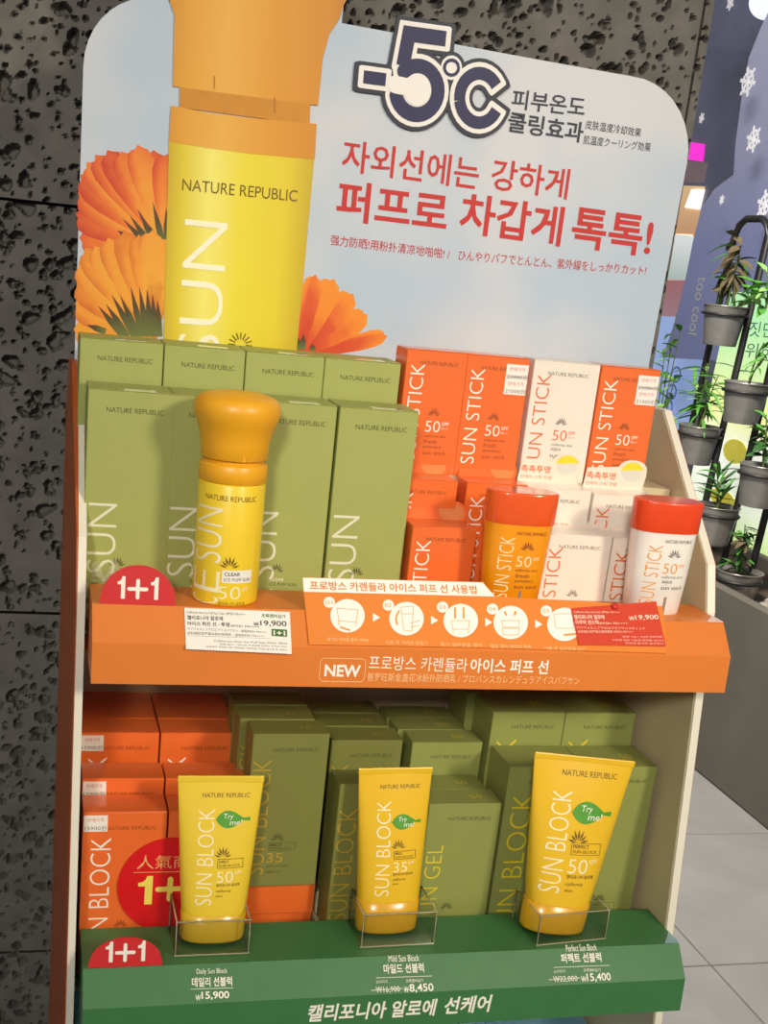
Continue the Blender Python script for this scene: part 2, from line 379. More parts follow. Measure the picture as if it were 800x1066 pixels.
# --- lettering on the orange shelf front
c2 = lambda u, v: uvf2(u, v, 0, 0)
f2 = facet2(0, 0, 0.25)
mb = MB(); text_px(mb, '프로방스 카렌듈라', (383.5, 697), (486, 700), 15, c2, f2, off=0.0); sp('lettering', mb, t_white, parent=led1)
mb = MB(); text_px(mb, '아이스 퍼프 선', (489, 700), (570, 702), 15, c2, f2, off=0.02); sp('lettering', mb, t_white, parent=led1)
mb = MB(); text_px(mb, '普罗旺斯金盏花冰粉扑防晒乳 / プロバンスカレンデュラアイスパフサン', (382, 709), (603, 713), 9, c2, f2); sp('lettering', mb, mat('peach_ink', '#f0c890', 0.5, var=0), parent=led1)
mb = MB(); text_px(mb, 'NEW', (337.5, 704), (375, 705), 12.5, c2, f2, off=0.03); sp('lettering', mb, t_white, parent=led1)
a = c2(332, 709); b = c2(379, 711); c = c2(332, 685)
r = 3.2; x0, x1, v0, v1 = a[0], b[0], a[1], c[1]
rr_ = [(x1 - r + r * math.cos(t), v1 - r + r * math.sin(t)) for t in np.linspace(0, math.pi / 2, 6)] + [(x0 + r - r * math.sin(t), v1 - r + r * math.cos(t)) for t in np.linspace(0, math.pi / 2, 6)] + \
      [(x0 + r - r * math.cos(t), v0 + r - r * math.sin(t)) for t in np.linspace(0, math.pi / 2, 6)] + [(x1 - r + r * math.sin(t), v0 + r - r * math.cos(t)) for t in np.linspace(0, math.pi / 2, 6)]
mb = MB().stroke(rr_, 0.45, 0, closed=True); mb.v = [f2(x, z) for x, y, z in mb.v]; sp('lettering_frame', mb, mat('peach_ink', '#f0c890'), parent=led1)

# --- lettering on the green shelf front
cg = lambda u, v: uvf(u, v, GY, GZ); fg = facet(GY, GZ, 0.25); cg2 = lambda u, v: uvf2(u, v, GY, GZ); fg2 = facet2(GY, GZ, 0.25)
mb = MB(); text_px(mb, '캘리포니아 알로에', (320, 1064), (454, 1057), 18, cg2, fg2, off=0.025, shear=0.12); text_px(mb, '선케어', (462, 1056), (511, 1053), 18, cg2, fg2, off=0.025, shear=0.12); sp('lettering', mb, t_white, parent=led2)
def price(name_en, name_kr, pr, old, xc, y, sl, wpx):
    mb = MB()
    def tx(s, l, rr2, base, h, **k): text_px(mb, s, (xc + l, y + base + sl * l), (xc + rr2, y + base + sl * rr2), h, cg, fg, **k)
    tx(name_en, -16, 16, -6, 7); tx(name_kr, -21, 21, 6, 10, off=0.02)
    dy = 10 if old else 8; a = cg(xc - wpx, y + dy - sl * wpx); b = cg(xc + wpx, y + dy + sl * wpx)
    ln = MB().stroke([a, b], 0.35, 0); mb.add([fg(x, z) for x, _, z in ln.v], ln.f)
    if old:
        tx('소비자가', -29, -17, 16, 3.6); tx('초록멤버십가', 2, 20, 16, 3.6); tx('₩' + old, -29, -4, 26, 7); tx('₩', 0, 5, 26, 6); tx(pr, 6, 31, 27, 9.5, off=0.015)
        a = cg(xc - 34, y + 24); b = cg(xc - 2, y + 22); ln = MB().stroke([a, b], 0.45, 0); mb.add([fg(x, z) for x, _, z in ln.v], ln.f)
    else: tx('₩', -17, -12, 20, 6); tx(pr, -11, 18, 20, 9, off=0.02)
    sp('price_lettering', mb, t_white, parent=led2)
price('Daily Sun Block', '데일리 선블럭', '15,900', None, 221, 1021, -0.03, 22)
price('Mild Sun Block', '마일드 선블럭', '8,450', '16,900', 421, 1007, -0.035, 29)
price('Perfect Sun Block', '퍼펙트 선블럭', '15,400', '22,000', 606, 996, -0.038, 29)

# ================================================================== HEADER SIGN
HY = 182.0; HO = (220, 185, -12)
hdr = empty('header_sign', HO, 'tall printed header board with giant yellow bottle, orange flowers and red Korean slogan', 'sign')
def hp(name, mb, m, parent=None, label=None, attr=None):
    me = mb.mesh(name, m, HO)
    if attr is not None:
        at = me.attributes.new('t', 'FLOAT', 'POINT'); at.data.foreach_set('value', np.array(attr, np.float32))
    return part(name, me, parent or hdr, label)
def hx(u, v): p = atY(u, v, HY); return (p[0], p[2])
arc = lambda cx, cz, r, a0, a1, n=10: [(cx + r * math.cos(math.radians(t)), cz + r * math.sin(math.radians(t))) for t in np.linspace(a0, a1, n)]
cap_sil = [hx(180, 90), hx(180.5, 60), hx(181.5, 15), hx(177, 3)] + [(42, 396), (38.5, 410), (39, 424), (45, 438), (58, 448), (80, 454), (106, 456), (134, 454), (158, 448), (171, 438), (176, 424), (176, 410)] + [hx(358, 5), hx(353, 20), hx(343, 35), hx(336, 60), hx(331, 110)]
outl = [(-10.2, -12)] + arc(38, 331, 48.2, 180, 92)[0:] + [(44.5, 380)] + cap_sil[3:-4] + [hx(356, 24)] + [hx(560, 62)] + arc(398, 321, 55, 92, 0) + [(449.5, 170), (449.5, -12)]
m_sky = mat('sky_print', '#ccd6de', 0.45, var=0.0)
nt = m_sky.node_tree; rp = [n for n in nt.nodes if n.type == 'VALTORGB'][0]; nz = [n for n in nt.nodes if n.type == 'TEX_NOISE'][0]
nz.inputs['Scale'].default_value = 7; nz.inputs['Detail'].default_value = 2
rp.color_ramp.elements[0].color = lin('#b4c6d6'); rp.color_ramp.elements[1].color = lin('#cfd3d8'); rp.color_ramp.elements[0].position = .38; rp.color_ramp.elements[1].position = .62
board = MB().prism_y(outl, HY, HY + 5)
hp('board', board, m_sky)
L = lambda k: HY - 0.12 * k
# flowers
def flower(name, base, tips, wd, stops, lay, label, sepals):
    mp = ramp_mat(name + '_petal_print', stops, attr='t', noise=0.35)
    root = None
    bx, bz = hx(*base)
    mb = MB(); at = []
    for k, t in enumerate(tips):
        tx, tz = hx(t[0], t[1]); wk = t[2] if len(t) > 2 else wd
        d = np.array([tx - bx, tz - bz]); Ln = np.hypot(*d); d /= Ln; n = np.array([-d[1], d[0]])
        rows = [(0, .22), (.2, .4), (.45, .75), (.68, .98), (.85, 1.0), (.95, .78), (1.0, .42)]
        vs = []; base_i = len(mb.v); y = L(lay) - 0.012 * k
        for q, (s_, ww) in enumerate(rows):
            for j in (-1, -.33, .33, 1):
                jag = (0.035 * Ln * ((j in (-.33,)) - .5) if q == len(rows) - 1 else 0)
                p = np.array([bx, bz]) + d * (Ln * s_ + jag) + n * wk * ww * j * .5
                vs.append((p[0], y, p[1])); at.append(min(1, max(0, s_ * 0.7 + (0.42 if j == 1 else 0.1 if j == -1 else 0) * (s_ + .2) + 0.2 * ((k * 37) % 5 - 2) / 2)))
        fs = [(q * 4 + j, q * 4 + j + 1, q * 4 + j + 5, q * 4 + j + 4) for q in range(len(rows) - 1) for j in range(3)]
        mb.add(vs, [f[::-1] for f in fs])
    o = hp('printed_flower', mb, mp, None, label, at)
    ms = ramp_mat(name + '_sepal_print', [(0, '#6f7a3a'), (.6, '#4c4322'), (1, '#7a2a14')], attr='t')
    mb = MB(); at = []
    for k, (b0, t0) in enumerate(sepals):
        p = np.array(hx(*b0)); q = np.array(hx(*t0)); d = q - p; n = np.array([-d[1], d[0]]) / np.hypot(*d) * 2.2
        y = L(lay) - 0.25 - .01 * k
        m_ = p + d * .5
        mb.add([(p[0] - n[0], y, p[1] - n[1]), (p[0] + n[0], y, p[1] + n[1]), (m_[0] + n[0], y, m_[1] + n[1]), (q[0], y, q[1]), (m_[0] - n[0], y, m_[1] - n[1])], [(0, 4, 3, 2, 1)])
        at += [0, 0, .5, 1, .5]
    hp('sepals', mb, ms, o, None, at)
flower('red_calendula', (171, 255), [(181, 160, 20), (84, 250, 22), (80, 225, 22), (82, 203, 22), (84, 185, 22), (90, 172, 20), (99, 164, 19), (111, 159, 19), (125, 160, 19), (158, 158, 20), (142, 153, 19), (172, 162, 18)], 20,
       [(0, '#eaa62c'), (.3, '#f0942a'), (.65, '#e46a1e'), (1, '#cc3c14')], 1, 'red orange calendula bloom behind the bottle',
       [((160, 262), (128, 228)), ((162, 262), (135, 224)), ((166, 262), (143, 217)), ((169, 260), (150, 228)), ((171, 260), (159, 210)), ((174, 258), (173, 216)), ((140, 250), (122, 240))])
flower('orange_calendula', (160, 352), [(78, 345, 22), (79, 318, 22), (80, 296, 22), (82, 276, 22), (88, 261, 21), (98, 259, 19), (111, 250, 20), (128, 242, 20), (175, 248, 20), (143, 246, 16), (157, 241, 19)], 20,
       [(0, '#d07a18'), (.25, '#f0a830'), (.7, '#ee982a'), (1, '#d8701a')], 4, 'orange yellow calendula bloom low beside the bottle',
       [((128, 350), (102, 318)), ((133, 350), (110, 316)), ((140, 350), (116, 306)), ((144, 350), (125, 307)), ((148, 350), (136, 298)), ((153, 350), (145, 298)), ((157, 350), (153, 300)), ((161, 350), (159, 306)), ((166, 350), (164, 312)), ((110, 345), (90, 338))])
flower('right_calendula', (312, 372), [(402, 349, 13), (381, 327, 18), (300, 290, 14), (366, 306, 19), (346, 291, 19), (327, 287, 15)], 18,
       [(0, '#cf3d1c'), (.3, '#dd5520'), (.55, '#ef8a22'), (1, '#f09424')], 1, 'orange calendula bloom right of the bottle',
       [((312, 364), (310, 350)), ((315, 364), (316, 347)), ((326, 365), (325, 358))])
# bottle print
m_by = ramp_mat('bottle_body_print', [(0, '#cdb01c'), (.1, '#e2cc2e'), (.28, '#f4ec74'), (.5, '#ecdc34'), (.8, '#e6d02a'), (1, '#c9ac1e')], 0, (52 - HO[0]) * S, (157 - HO[0]) * S)
m_bo = ramp_mat('bottle_cap_print', [(0, '#cf8a1c'), (.15, '#e3a22c'), (.35, '#ebb146'), (.6, '#e29c28'), (.9, '#d48c1e'), (1, '#c07a14')], 0, (42 - HO[0]) * S, (172 - HO[0]) * S)
body = [hx(176, 146), hx(170, 362), hx(308, 374), hx(327, 164)]
bt = hp('printed_bottle', MB().poly_y(body, L(8)), m_by, None, 'giant yellow bottle print with amber cap')
capm = MB().poly_y(cap_sil, L(9)); hp('printed_cap', capm, m_bo, bt)
hp('printed_ring', MB().poly_y([hx(178, 110), hx(176, 147), hx(215, 154), hx(260, 160), hx(327.5, 166), hx(329.5, 129), hx(262, 123), hx(215, 117)], L(10)), m_bo, bt)
hp('printed_neck', MB().poly_y([hx(187, 90), hx(187, 112), hx(322, 130), hx(323, 105)], L(8.5)), mat('neck_print', '#cf8a1c'), bt)
mb = MB(); text_px(mb, 'NATURE REPUBLIC', (189.5, 198), (309, 210), 12, hx, front(L(11)), off=-0.005); hp('lettering', mb, t_brown, bt)
def ytext(mb, body, p_ll, w_, h_, y, **k): return text(mb, body, p_ll[0], p_ll[1], w_, h_, front(y), rot=True, **k)
a = hx(184, 374); b = hx(230, 232); ytext(mb2 := MB(), 'SUN', a, hx(229, 300)[0] - hx(184, 300)[0], b[1] - a[1], L(11), off=-0.01); hp('lettering', mb2, mat('print_white', '#fbf8d8', 0.5, var=0), bt)
mb = MB(); cx, cz = hx(250, 359)
for t in np.linspace(0, math.pi, 9): mb.stroke([(cx + 4.5 * math.cos(t), cz + 4.5 * math.sin(t)), (cx + 8.8 * math.cos(t), cz + 8.8 * math.sin(t))], 0.9, L(11))
hp('emblem', mb, t_brown, bt)
hp('notch_line', MB().stroke([hx(223, 80), hx(223, 92)], 1.0, L(11)).stroke([hx(286, 102), hx(286, 117)], 1.0, L(11)), mat('notch_ink', '#b87312'), bt)
# slogans
def slog(body, p0, p1, h, m, label=None, **k): mb = MB(); text_px(mb, body, p0, p1, h, hx, front(L(3)), **k); hp('lettering', mb, m, None, label)
slog('피부온도', (532, 113), (608, 122), 21, t_slate, off=0.015)
slog('쿨링효과', (528, 137), (606, 149), 22, t_slate, off=0.02)
slog('皮肤温度冷却效果', (609, 134), (667, 143), 9.5, t_slate)
slog('肌温度クーリング効果', (607, 150), (677, 158), 9.5, t_slate)
slog('자외선에는', (355, 178), (497, 198), 34, t_red, off=0.012)
slog('강하게', (510, 197), (590, 208), 33, t_red, off=0.012)
slog('퍼프로', (349, 229), (464, 243), 43, t_red, off=0.02)
slog('차갑게', (477, 242), (583, 257), 43, t_red, off=0.02)
slog('톡톡!', (593, 257), (676, 268), 43, t_red, off=0.02)
slog('强力防晒!用粉扑清凉地啪啪! /', (344, 255), (468, 270), 11, t_red)
slog('ひんやりパフでとんとん、紫外線をしっかりカット!', (477, 271), (672, 287), 11, t_red)
# -5°C badge
def lp(cx, cy): return hx(330 + cx / 3.81, 10 + cy / 3.81)
k_ = np.hypot(*(np.array(lp(300, 200)) - np.array(lp(200, 200)))) / 100
S5 = [lp(508, 118), lp(362, 98), lp(338, 225)]
bowl = [lp(393 + 84 * math.cos(t), 322 - 96 * math.sin(t)) for t in np.linspace(math.radians(128), math.radians(-168), 26)]
deg = [lp(530 + 28 * math.cos(t), 232 - 30 * math.sin(t)) for t in np.linspace(0, 2 * math.pi, 17)[:-1]]
cc = [lp(640 + 78 * math.cos(t), 352 - 98 * math.sin(t)) for t in np.linspace(math.radians(30), math.radians(330), 26)]
minus = [lp(182, 268), lp(270, 280)]
badge = None
for nm, ex, y, y1, m in (('badge_outline', 62, HY - 2.2, HY - 0.05, t_slate), ('badge_white', 34, HY - 2.5, None, mat('badge_white', '#f2efe8', 0.5, var=0)), ('badge_fill', 0, HY - 2.8, None, t_navy)):
    mb = MB()
    for q, (pts, wd) in enumerate(((S5, 54), (bowl, 54), (cc[:14], 46), (cc[13:], 46), (minus, 46))): mb.stroke(pts, (wd + ex) * k_, y - .03 * q, y1=None if y1 is None else y1 - .03 * q, flat=ex * .3 * k_ if q != 1 else None)
    cdg = lp(530, 232)
    if ex: mb.prism_y(disc(cdg[0], cdg[1], (57 if ex > 50 else 43) * k_), y - .15, y + 1)
    else: mb.stroke(deg, 12 * k_, y - .15, closed=True)
    o = hp(nm, mb, m, badge, 'navy minus five degrees badge' if badge is None else None)
    badge = badge or o
mb = MB().stroke([lp(305, 298), lp(395, 318)], 62 * k_, HY - 3.05).poly_y([lp(395 + 54 * math.cos(t), 320 - 66 * math.sin(t)) for t in np.linspace(0, 2 * math.pi, 25)[:-1]], HY - 3.1)
hp('badge_bulb', mb, MATS['badge_white'], badge)

# ================================================================== PRODUCTS
class Kind:
    def __init__(s): s.parts = []
    def add(s, name, me, subs=(), label=None): s.parts.append((name, me, list(subs), label)); return s
def put(kind, name, loc, label, cat, group=None, rot=(0, 0, 0), skip=()):
    r = empty(name, loc, label, cat, group, rot)
    for nm, me, subs, lb in kind.parts:
        if nm in skip: continue
        o = part(nm, me, r, lb)
        for sn, sm in subs: part(sn, sm, o)
    return r
def emblem(mb, x, z, s, fn):
    for t in np.radians([20, 45, 68, 90, 112, 135, 160]):
        d = np.array([math.cos(t), math.sin(t)]); n = np.array([-d[1], d[0]]); Ln = s * (1 if abs(t - math.pi / 2) < .5 else .8)
        o_ = np.array([x, z]) + d * s * .22; pts = [o_, o_ + d * Ln * .4 + n * s * .09, o_ + d * Ln * .85, o_ + d * Ln * .4 - n * s * .09]
        mb.add([fn(*p) for p in pts], [(0, 3, 2, 1)])
    return mb
def rectline(mb, x0, x1, z0, z1, wd, fn):
    X = np.linspace(x0, x1, 9); t = MB().stroke([(x, z0) for x in X] + [(x, z1) for x in X[::-1]], wd, 0, closed=True); return mb.add([fn(x, z) for x, _, z in t.v], t.f)
def carton(w_, d_, h_, m):
    return bevel(MB().box(-w_ / 2, w_ / 2, 0, d_, 0, h_ - .5).mesh('carton', m), 0.5)
def lid(w_, d_, h_, m):
    return bevel(MB().box(-w_ / 2 + .15, w_ / 2 - .15, -0.12, d_ - .3, h_ - .45, h_).mesh('lid', m), 0.2)
fy = front(-0.15)

# -- tall green carton (upper shelf)
gw, gd, gh = 56, 42, 168
K_green = Kind().add('carton', carton(gw, gd, gh, m_green)).add('lid', lid(gw, gd, gh, m_green))
mb = MB(); text(mb, 'NATURE REPUBLIC', -16, gh - 14.5, 37, 3.3, fy, off=-0.004); K_green.add('brand_lettering', mb.mesh('brand_lettering', t_dgreen))
mb = MB(); text(mb, 'SUN', -25.5, 45, 19, 48, fy, rot=True, off=-0.012); text(mb, 'ICE', -25.5, 2, 19, 36, fy, rot=True, off=-0.012); K_green.add('title_lettering', mb.mesh('title_lettering', t_pale))
mb = MB(); emblem(mb, -5, 50, 6.5, fy); text(mb, 'ICE PUFF SUN', -9, 40.5, 19, 2.2, fy); K_green.add('emblem', mb.mesh('emblem', t_dgreen))
mb = MB(); text(mb, 'CLEAR', -9, 44, 10, 2.2, fy, off=.02); text(mb, '50', -10, 29, 14, 8, fy, off=-.01); K_green.add('spf_lettering', mb.mesh('spf_lettering', t_pale))
K_green.add('seal_sticker', MB().box(-5, 16, 1.5, 10, gh, gh + .25).mesh('seal_sticker', mat('seal_film', '#d8dacb', 0.15, coat=1)), label='clear white seal strip')
gxs = [(-4.5, 51), (50.5, 104), (104.5, 162), (163, 219.5)]
lab_f = ['tall green carton behind the red 1+1 sign, front row', 'tall green carton hidden behind the yellow puff bottle', 'tall green carton just right of the yellow puff bottle', 'tall green carton beside the orange stick cartons, front row']
for (a, b), l in zip(gxs, lab_f): put(K_green, 'sunscreen_carton', ((a + b) / 2, 58, -40), l, 'box', 'tall green cartons on the upper shelf', (0, 0, random.uniform(-.006, .006)))
gxb = [(-10, 47.5), (47.5, 103.5), (103.5, 161), (161, 216.5)]
lab_b = ['back row tall green carton at the left end', 'back row tall green carton second from the left', 'back row tall green carton third from the left', 'back row tall green carton next to the orange stick cartons']
for (a, b), l in zip(gxb, lab_b): put(K_green, 'sunscreen_carton', ((a + b) / 2, 106, -12), l, 'box', 'tall green cartons on the upper shelf', (0, 0, random.uniform(-.005, .005)))

# -- sun stick cartons
def stick_kind(m, w_, tt, tb, ts, tab=None, tilt=0, sticker=None, h_=90, d_=27):
    K = Kind().add('carton', carton(w_, d_, h_, m)).add('lid', lid(w_, d_, h_, m))
    mb = MB(); text(mb, 'NATURE REPUBLIC', -w_ * .28, h_ - 10.5, w_ * .62, 2.6, fy, off=-.004); K.add('brand_lettering', mb.mesh('b', tb))
    mb = MB(); text(mb, 'SUN STICK', -w_ / 2 + 4, 10, 10.5, h_ - 20, fy, rot=True, off=-.01); K.add('title_lettering', mb.mesh('t', tt))
    mb = MB(); emblem(mb, 1.5, 43, 6, fy); text(mb, 'california aloe', -4, 27.5, 17, 2, fy); K.add('emblem', mb.mesh('e', tb))
    mb = MB(); text(mb, '50', -4, 31.5, 11.5, 8, fy, off=-.008); text(mb, 'SPF', 8.6, 36.5, 5.5, 2.6, fy); text(mb, 'PA+++', 8.6, 33.6, 5.5, 1.4, fy); K.add('spf_lettering', mb.mesh('s', tt))
    mb = MB()
    for i, s_ in enumerate(ts): text(mb, s_, -4, 23 - 4.2 * i, 2.05 * len(s_), 3, fy)
    K.add('small_lettering', mb.mesh('sm', tb))
    if tab:
        mt, hh = tab; ca, sa = math.cos(tilt), math.sin(tilt)
        fn = lambda x, y, z: (x, d_ - 1 + z * sa + y * ca, h_ + z * ca - y * sa)
        prof = [(-w_ / 2 + 1, 0), (w_ / 2 - 1, 0), (w_ / 2 + 1, hh * .7)] + [(w_ / 2 - 11 + 12 * math.cos(t), hh + 1 + 7 * math.sin(t)) for t in np.linspace(-.1, math.pi * .95, 9)] + [(-w_ / 2 + 3, hh)]
        t_ = MB().prism_y(prof, 0, .5); t_.v = [fn(*p) for p in t_.v]
        tm = t_.mesh('tab', mt); subs = []
        e_ = MB().poly_y(disc(w_ / 2 - 11, hh - 1, 9.5, 7.5, 20), -.1); e_.v = [fn(*p) for p in e_.v]
        if mt is m_film:
            subs.append(('tab_picture', e_.mesh('tab_picture', mat('tab_grey', '#d8d4c8', .3))))
            y_ = MB().poly_y(disc(w_ / 2 - 11, hh - 1, 9.2, 7.2, 14, .25, math.pi - .05), -.2); y_.v = [fn(*p) for p in y_.v]; subs.append(('tab_picture', y_.mesh('tab_picture', mat('tab_yellow', '#e8d838', .3))))
            tl = MB(); text(tl, '촉촉투명', -w_ / 2 + 3, hh * .45, 24, 5.5, lambda a, b: fn(a, -.15, b), off=.015); text(tl, '선케어 스틱 무향', -w_ / 2 + 3, hh * .12, 26, 3, lambda a, b: fn(a, -.15, b)); subs.append(('tab_lettering', tl.mesh('tl', t_orange)))
        else: subs.append(('tab_picture', e_.mesh('tab_picture', mat('tab_gloss', '#e88a4c', .15, coat=1))))
        K.add('tab', tm, subs)
    if sticker:
        mb = MB().box(w_ / 2 - 18, w_ / 2 - .8, -.25, -.05, h_ - 27, h_ - 5)
        st = MB(); f3 = front(-.32); text(st, '판매가격', w_ / 2 - 15.5, h_ - 10, 12, 3, f3); text(st, '판매가격', w_ / 2 - 15.5, h_ - 20.5, 12, 3, f3)
        s2 = MB(); text(s2, '22000원', w_ / 2 - 17, h_ - 15.5, 16, 3.2, f3); text(s2, '21000원', w_ / 2 - 17, h_ - 26, 16, 3.4, f3); s2.stroke([(w_ / 2 - 17, h_ - 14), (w_ / 2 - 1.5, h_ - 14)], .4, -.34)
        K.add('price_sticker', mb.mesh('price_sticker', m_paper), [('sticker_lettering', st.mesh('st', t_pink)), ('sticker_lettering', s2.mesh('s2', t_grey))], 'white and pink price sticker')
    return K
fp = ['fresh', 'powdery', 'sun stick']; aq = ['aqua', 'sun stick']
KO = stick_kind(m_orange, 48, t_white, t_rust, fp); KOs = stick_kind(m_orange, 49, t_white, t_rust, fp, sticker=1)
KOt = stick_kind(m_orange, 48, t_white, t_rust, fp, tab=(m_tab, 7), tilt=.5)
KW = stick_kind(m_white, 53, t_orange, t_grey, aq); KWt = stick_kind(m_white, 51.5, t_orange, t_grey, aq, tab=(m_film, 15), tilt=.05); KWf = stick_kind(m_white, 53, t_orange, t_grey, aq, tab=(m_film, 13), tilt=1.1)
gs = 'sun stick cartons on the upper shelf'
put(KO, 'stick_carton', (245, 109, 77), 'orange stick carton standing high beside the back green cartons', 'box', gs, (0, 0, .03))
put(KOs, 'stick_carton', (292, 109, 77), 'orange stick carton with price sticker, left of the upright white one', 'box', gs)
put(KW, 'stick_carton', (346.5, 109, 77), 'upright white stick carton between two orange ones, back row', 'box', gs, (0, 0, -.01))
put(KOs, 'stick_carton', (399, 109, 77), 'orange stick carton with price sticker at the right end', 'box', gs)
put(KOt, 'stick_carton', (238, 80, -12), 'orange stick carton mid row, touching the green carton', 'box', gs)
put(KOt, 'stick_carton', (293, 80, -12), 'orange stick carton mid row, behind the orange stick', 'box', gs)
put(KWt, 'stick_carton', (342.5, 80, -13), 'white stick carton with printed tab, mid row left', 'box', gs)
put(KWt, 'stick_carton', (396.5, 80, -15), 'white stick carton with printed tab, mid row right', 'box', gs, (0, 0, -.03))
put(KOt, 'stick_carton', (246, 50, -40), 'orange stick carton in front row left of the orange stick', 'box', gs)
put(KWf, 'stick_carton', (350, 50, -41), 'white stick carton in front row between the two sticks', 'box', gs)
put(KWf, 'stick_carton', (405, 52, -42), 'white stick carton mostly hidden behind the white stick', 'box', gs)

# -- lower shelf cartons
def low_kind(w_, d_, h_, m, word, tt, tb, tz0, tz1, tu, tw, kind3=None, spf=None, top=None, sticker=False, sub=None):
    K = Kind().add('carton', carton(w_, d_, h_, m)).add('lid', lid(w_, d_, h_, m))
    mb = MB(); text(mb, 'NATURE REPUBLIC', -w_ * .22, h_ - 14, w_ * .6, 2.8, fy, off=-.004); K.add('brand_lettering', mb.mesh('b', tb))
    mb = MB(); text(mb, word, -w_ / 2 + tu, tz0, tw, tz1 - tz0, fy, rot=True, off=-.014); K.add('title_lettering', mb.mesh('t', tt))
    mb = MB(); ex = -w_ / 2 + tu + tw + 6; emblem(mb, ex + 3, 38, 6.5, fy)
    if sub: rectline(mb, ex - 3, ex + 17, 30, 36.5, .35, fy); text(mb, sub, ex - 2, 33.6, 9, 2, fy, off=.02); text(mb, 'SUN BLOCK', ex - 2, 31, 16, 1.8, fy)
    text(mb, '캘리포니아 알로에', ex - 4, 16, 17, 2, fy); text(mb, 'california aloe', ex - 4, 11.5, 12, 2, fy); K.add('emblem', mb.mesh('e', tb))
    if spf: mb = MB(); text(mb, spf, ex - 4, 20, 12, 8, fy, off=-.01); K.add('spf_lettering', mb.mesh('s', tt))
    if top: mb = MB(); text(mb, top, w_ * .12, d_ * .35, 10, d_ * .22, lambda a, b: (a, b, h_ + .12), off=-.01); K.add('top_lettering', mb.mesh('top', tt))
    if sticker:
        mb = MB().box(-w_ / 2 + .6, -w_ / 2 + 17, -.25, -.05, h_ - 15, h_ - 2.5); f3 = front(-.32)
        st = MB(); text(st, '판매가격', -w_ / 2 + 3, h_ - 7.5, 11, 3, f3); s2 = MB(); text(s2, '15900원', -w_ / 2 + 1.2, h_ - 14, 15, 3.6, f3)
        K.add('price_sticker', mb.mesh('price_sticker', m_paper), [('sticker_lettering', st.mesh('st', t_pink)), ('sticker_lettering', s2.mesh('s2', t_grey))], 'white and pink price sticker')
    return K
KD = low_kind(58.5, 29, 130, m_orange, 'SUN BLOCK', t_white, t_rust, 14, 110, 6, 14, spf='50', sub='DAILY')
KDs = low_kind(58.5, 29, 130, m_orange, 'SUN BLOCK', t_white, t_rust, 14, 110, 6, 14, spf='50', sub='DAILY', sticker=True)
GL = 'orange cartons on the green shelf'
rows = [(30, GZ - 40), (61, GZ - 28), (109.5, GZ - 12), (140, GZ - 12), (169.7, GZ - 12)]
names = ['front row', 'second row', 'third row', 'fourth row', 'rearmost row']
for (y, z), n in zip(rows, names):
    st = n in ('front row', 'second row', 'third row')
    put(KDs if st else KD, 'sunblock_carton', (29.6, y, z), 'orange carton by the left side board, ' + n + (' with price sticker' if st else ''), 'box', GL)
    put(KD, 'sunblock_carton', (89.4, y, z), 'orange carton beside the olive cartons, ' + n, 'box', GL)
# two orange cartons lying flat carry the first olive column
KL = Kind().add('carton', bevel(MB().box(-28, 28, 0, 130, 0, 29.4).mesh('carton', m_orange), .5)).add('end_flap', bevel(MB().box(-27.6, 27.6, -.2, .2, 1, 28).mesh('end_flap', m_orange), .1))
put(KL, 'sunblock_carton', (151, 60, GZ - 40), 'orange carton lying flat, the lower of two under the olive cartons', 'box', GL)
put(KL, 'sunblock_carton', (151, 56, GZ - 10.4), 'orange carton lying flat, the upper of two under the olive cartons', 'box', GL)
KM = low_kind(57, 27, 124, m_olive, 'SUN BLOCK', t_gold, t_dgreen, 10, 104, 1.5, 14, spf='35', top='35', sub='MILD')
GM = 'olive mild sun block cartons'
for (x, y, l) in ((147, 46, 'front'), (142, 76, 'middle'), (142, 106, 'rear')):
    put(KM, 'sunblock_carton', (x + .5, y, GZ + 19.2), 'olive carton in the column right of the orange cartons, ' + l, 'box', GM, (0, 0, .02 if l == 'front' else 0))
put(KM, 'sunblock_carton', (213, 36, GZ - 16), 'olive carton directly behind the middle yellow tube, front row', 'box', GM, (0, 0, .04))
for (x, y, l) in ((215, 80, 'second'), (211.5, 110, 'third'), (211.5, 140, 'rear')):
    put(KM, 'sunblock_carton', (x, y, -249.5), 'olive carton in the column behind the middle tube, ' + l + ' one', 'box', GM)
KG = low_kind(59, 26.5, 129, m_green2, 'SUN GEL', t_yel, t_dgreen, 26, 94, 3, 13, top='50')
GG = 'olive gel cartons'
put(KG, 'gel_carton', (286.5, 40, GZ - 40), 'olive gel carton with yellow GEL lettering, front row', 'box', GG)
put(KG, 'gel_carton', (283, 67, GZ - 40), 'olive gel carton right behind the front gel carton', 'box', GG)
for (x, y, l) in ((286, 94.5, 'third'), (281.5, 122, 'fourth'), (279.5, 149.4, 'rear')):
    put(KG, 'gel_carton', (x, y, GZ - 12), 'olive gel carton in the middle column, ' + l + ' row', 'box', GG)
KP = low_kind(62, 43.5, 157, m_green2, 'SUN BLOCK', t_yel, t_dgreen, 9, 134, 6, 17, spf='50', top='50', sub='PERFECT')
GP = 'large olive cartons'
put(KP, 'sunblock_carton', (351.5, 45, GZ - 40), 'large olive carton left behind the right yellow tube', 'box', GP)
put(KP, 'sunblock_carton', (414.5, 45, GZ - 40), 'large olive carton against the right side board, front row', 'box', GP)
put(KP, 'sunblock_carton', (350, 90, GZ - 12), 'large olive carton back row, beside the gel cartons', 'box', GP)
put(KP, 'sunblock_carton', (343.8, 134.5, GZ - 12), 'large olive carton in third row, mostly hidden under the orange shelf', 'box', GP)
put(KP, 'sunblock_carton', (412.5, 90, GZ - 12), 'large olive carton back row, by the right side board', 'box', GP)

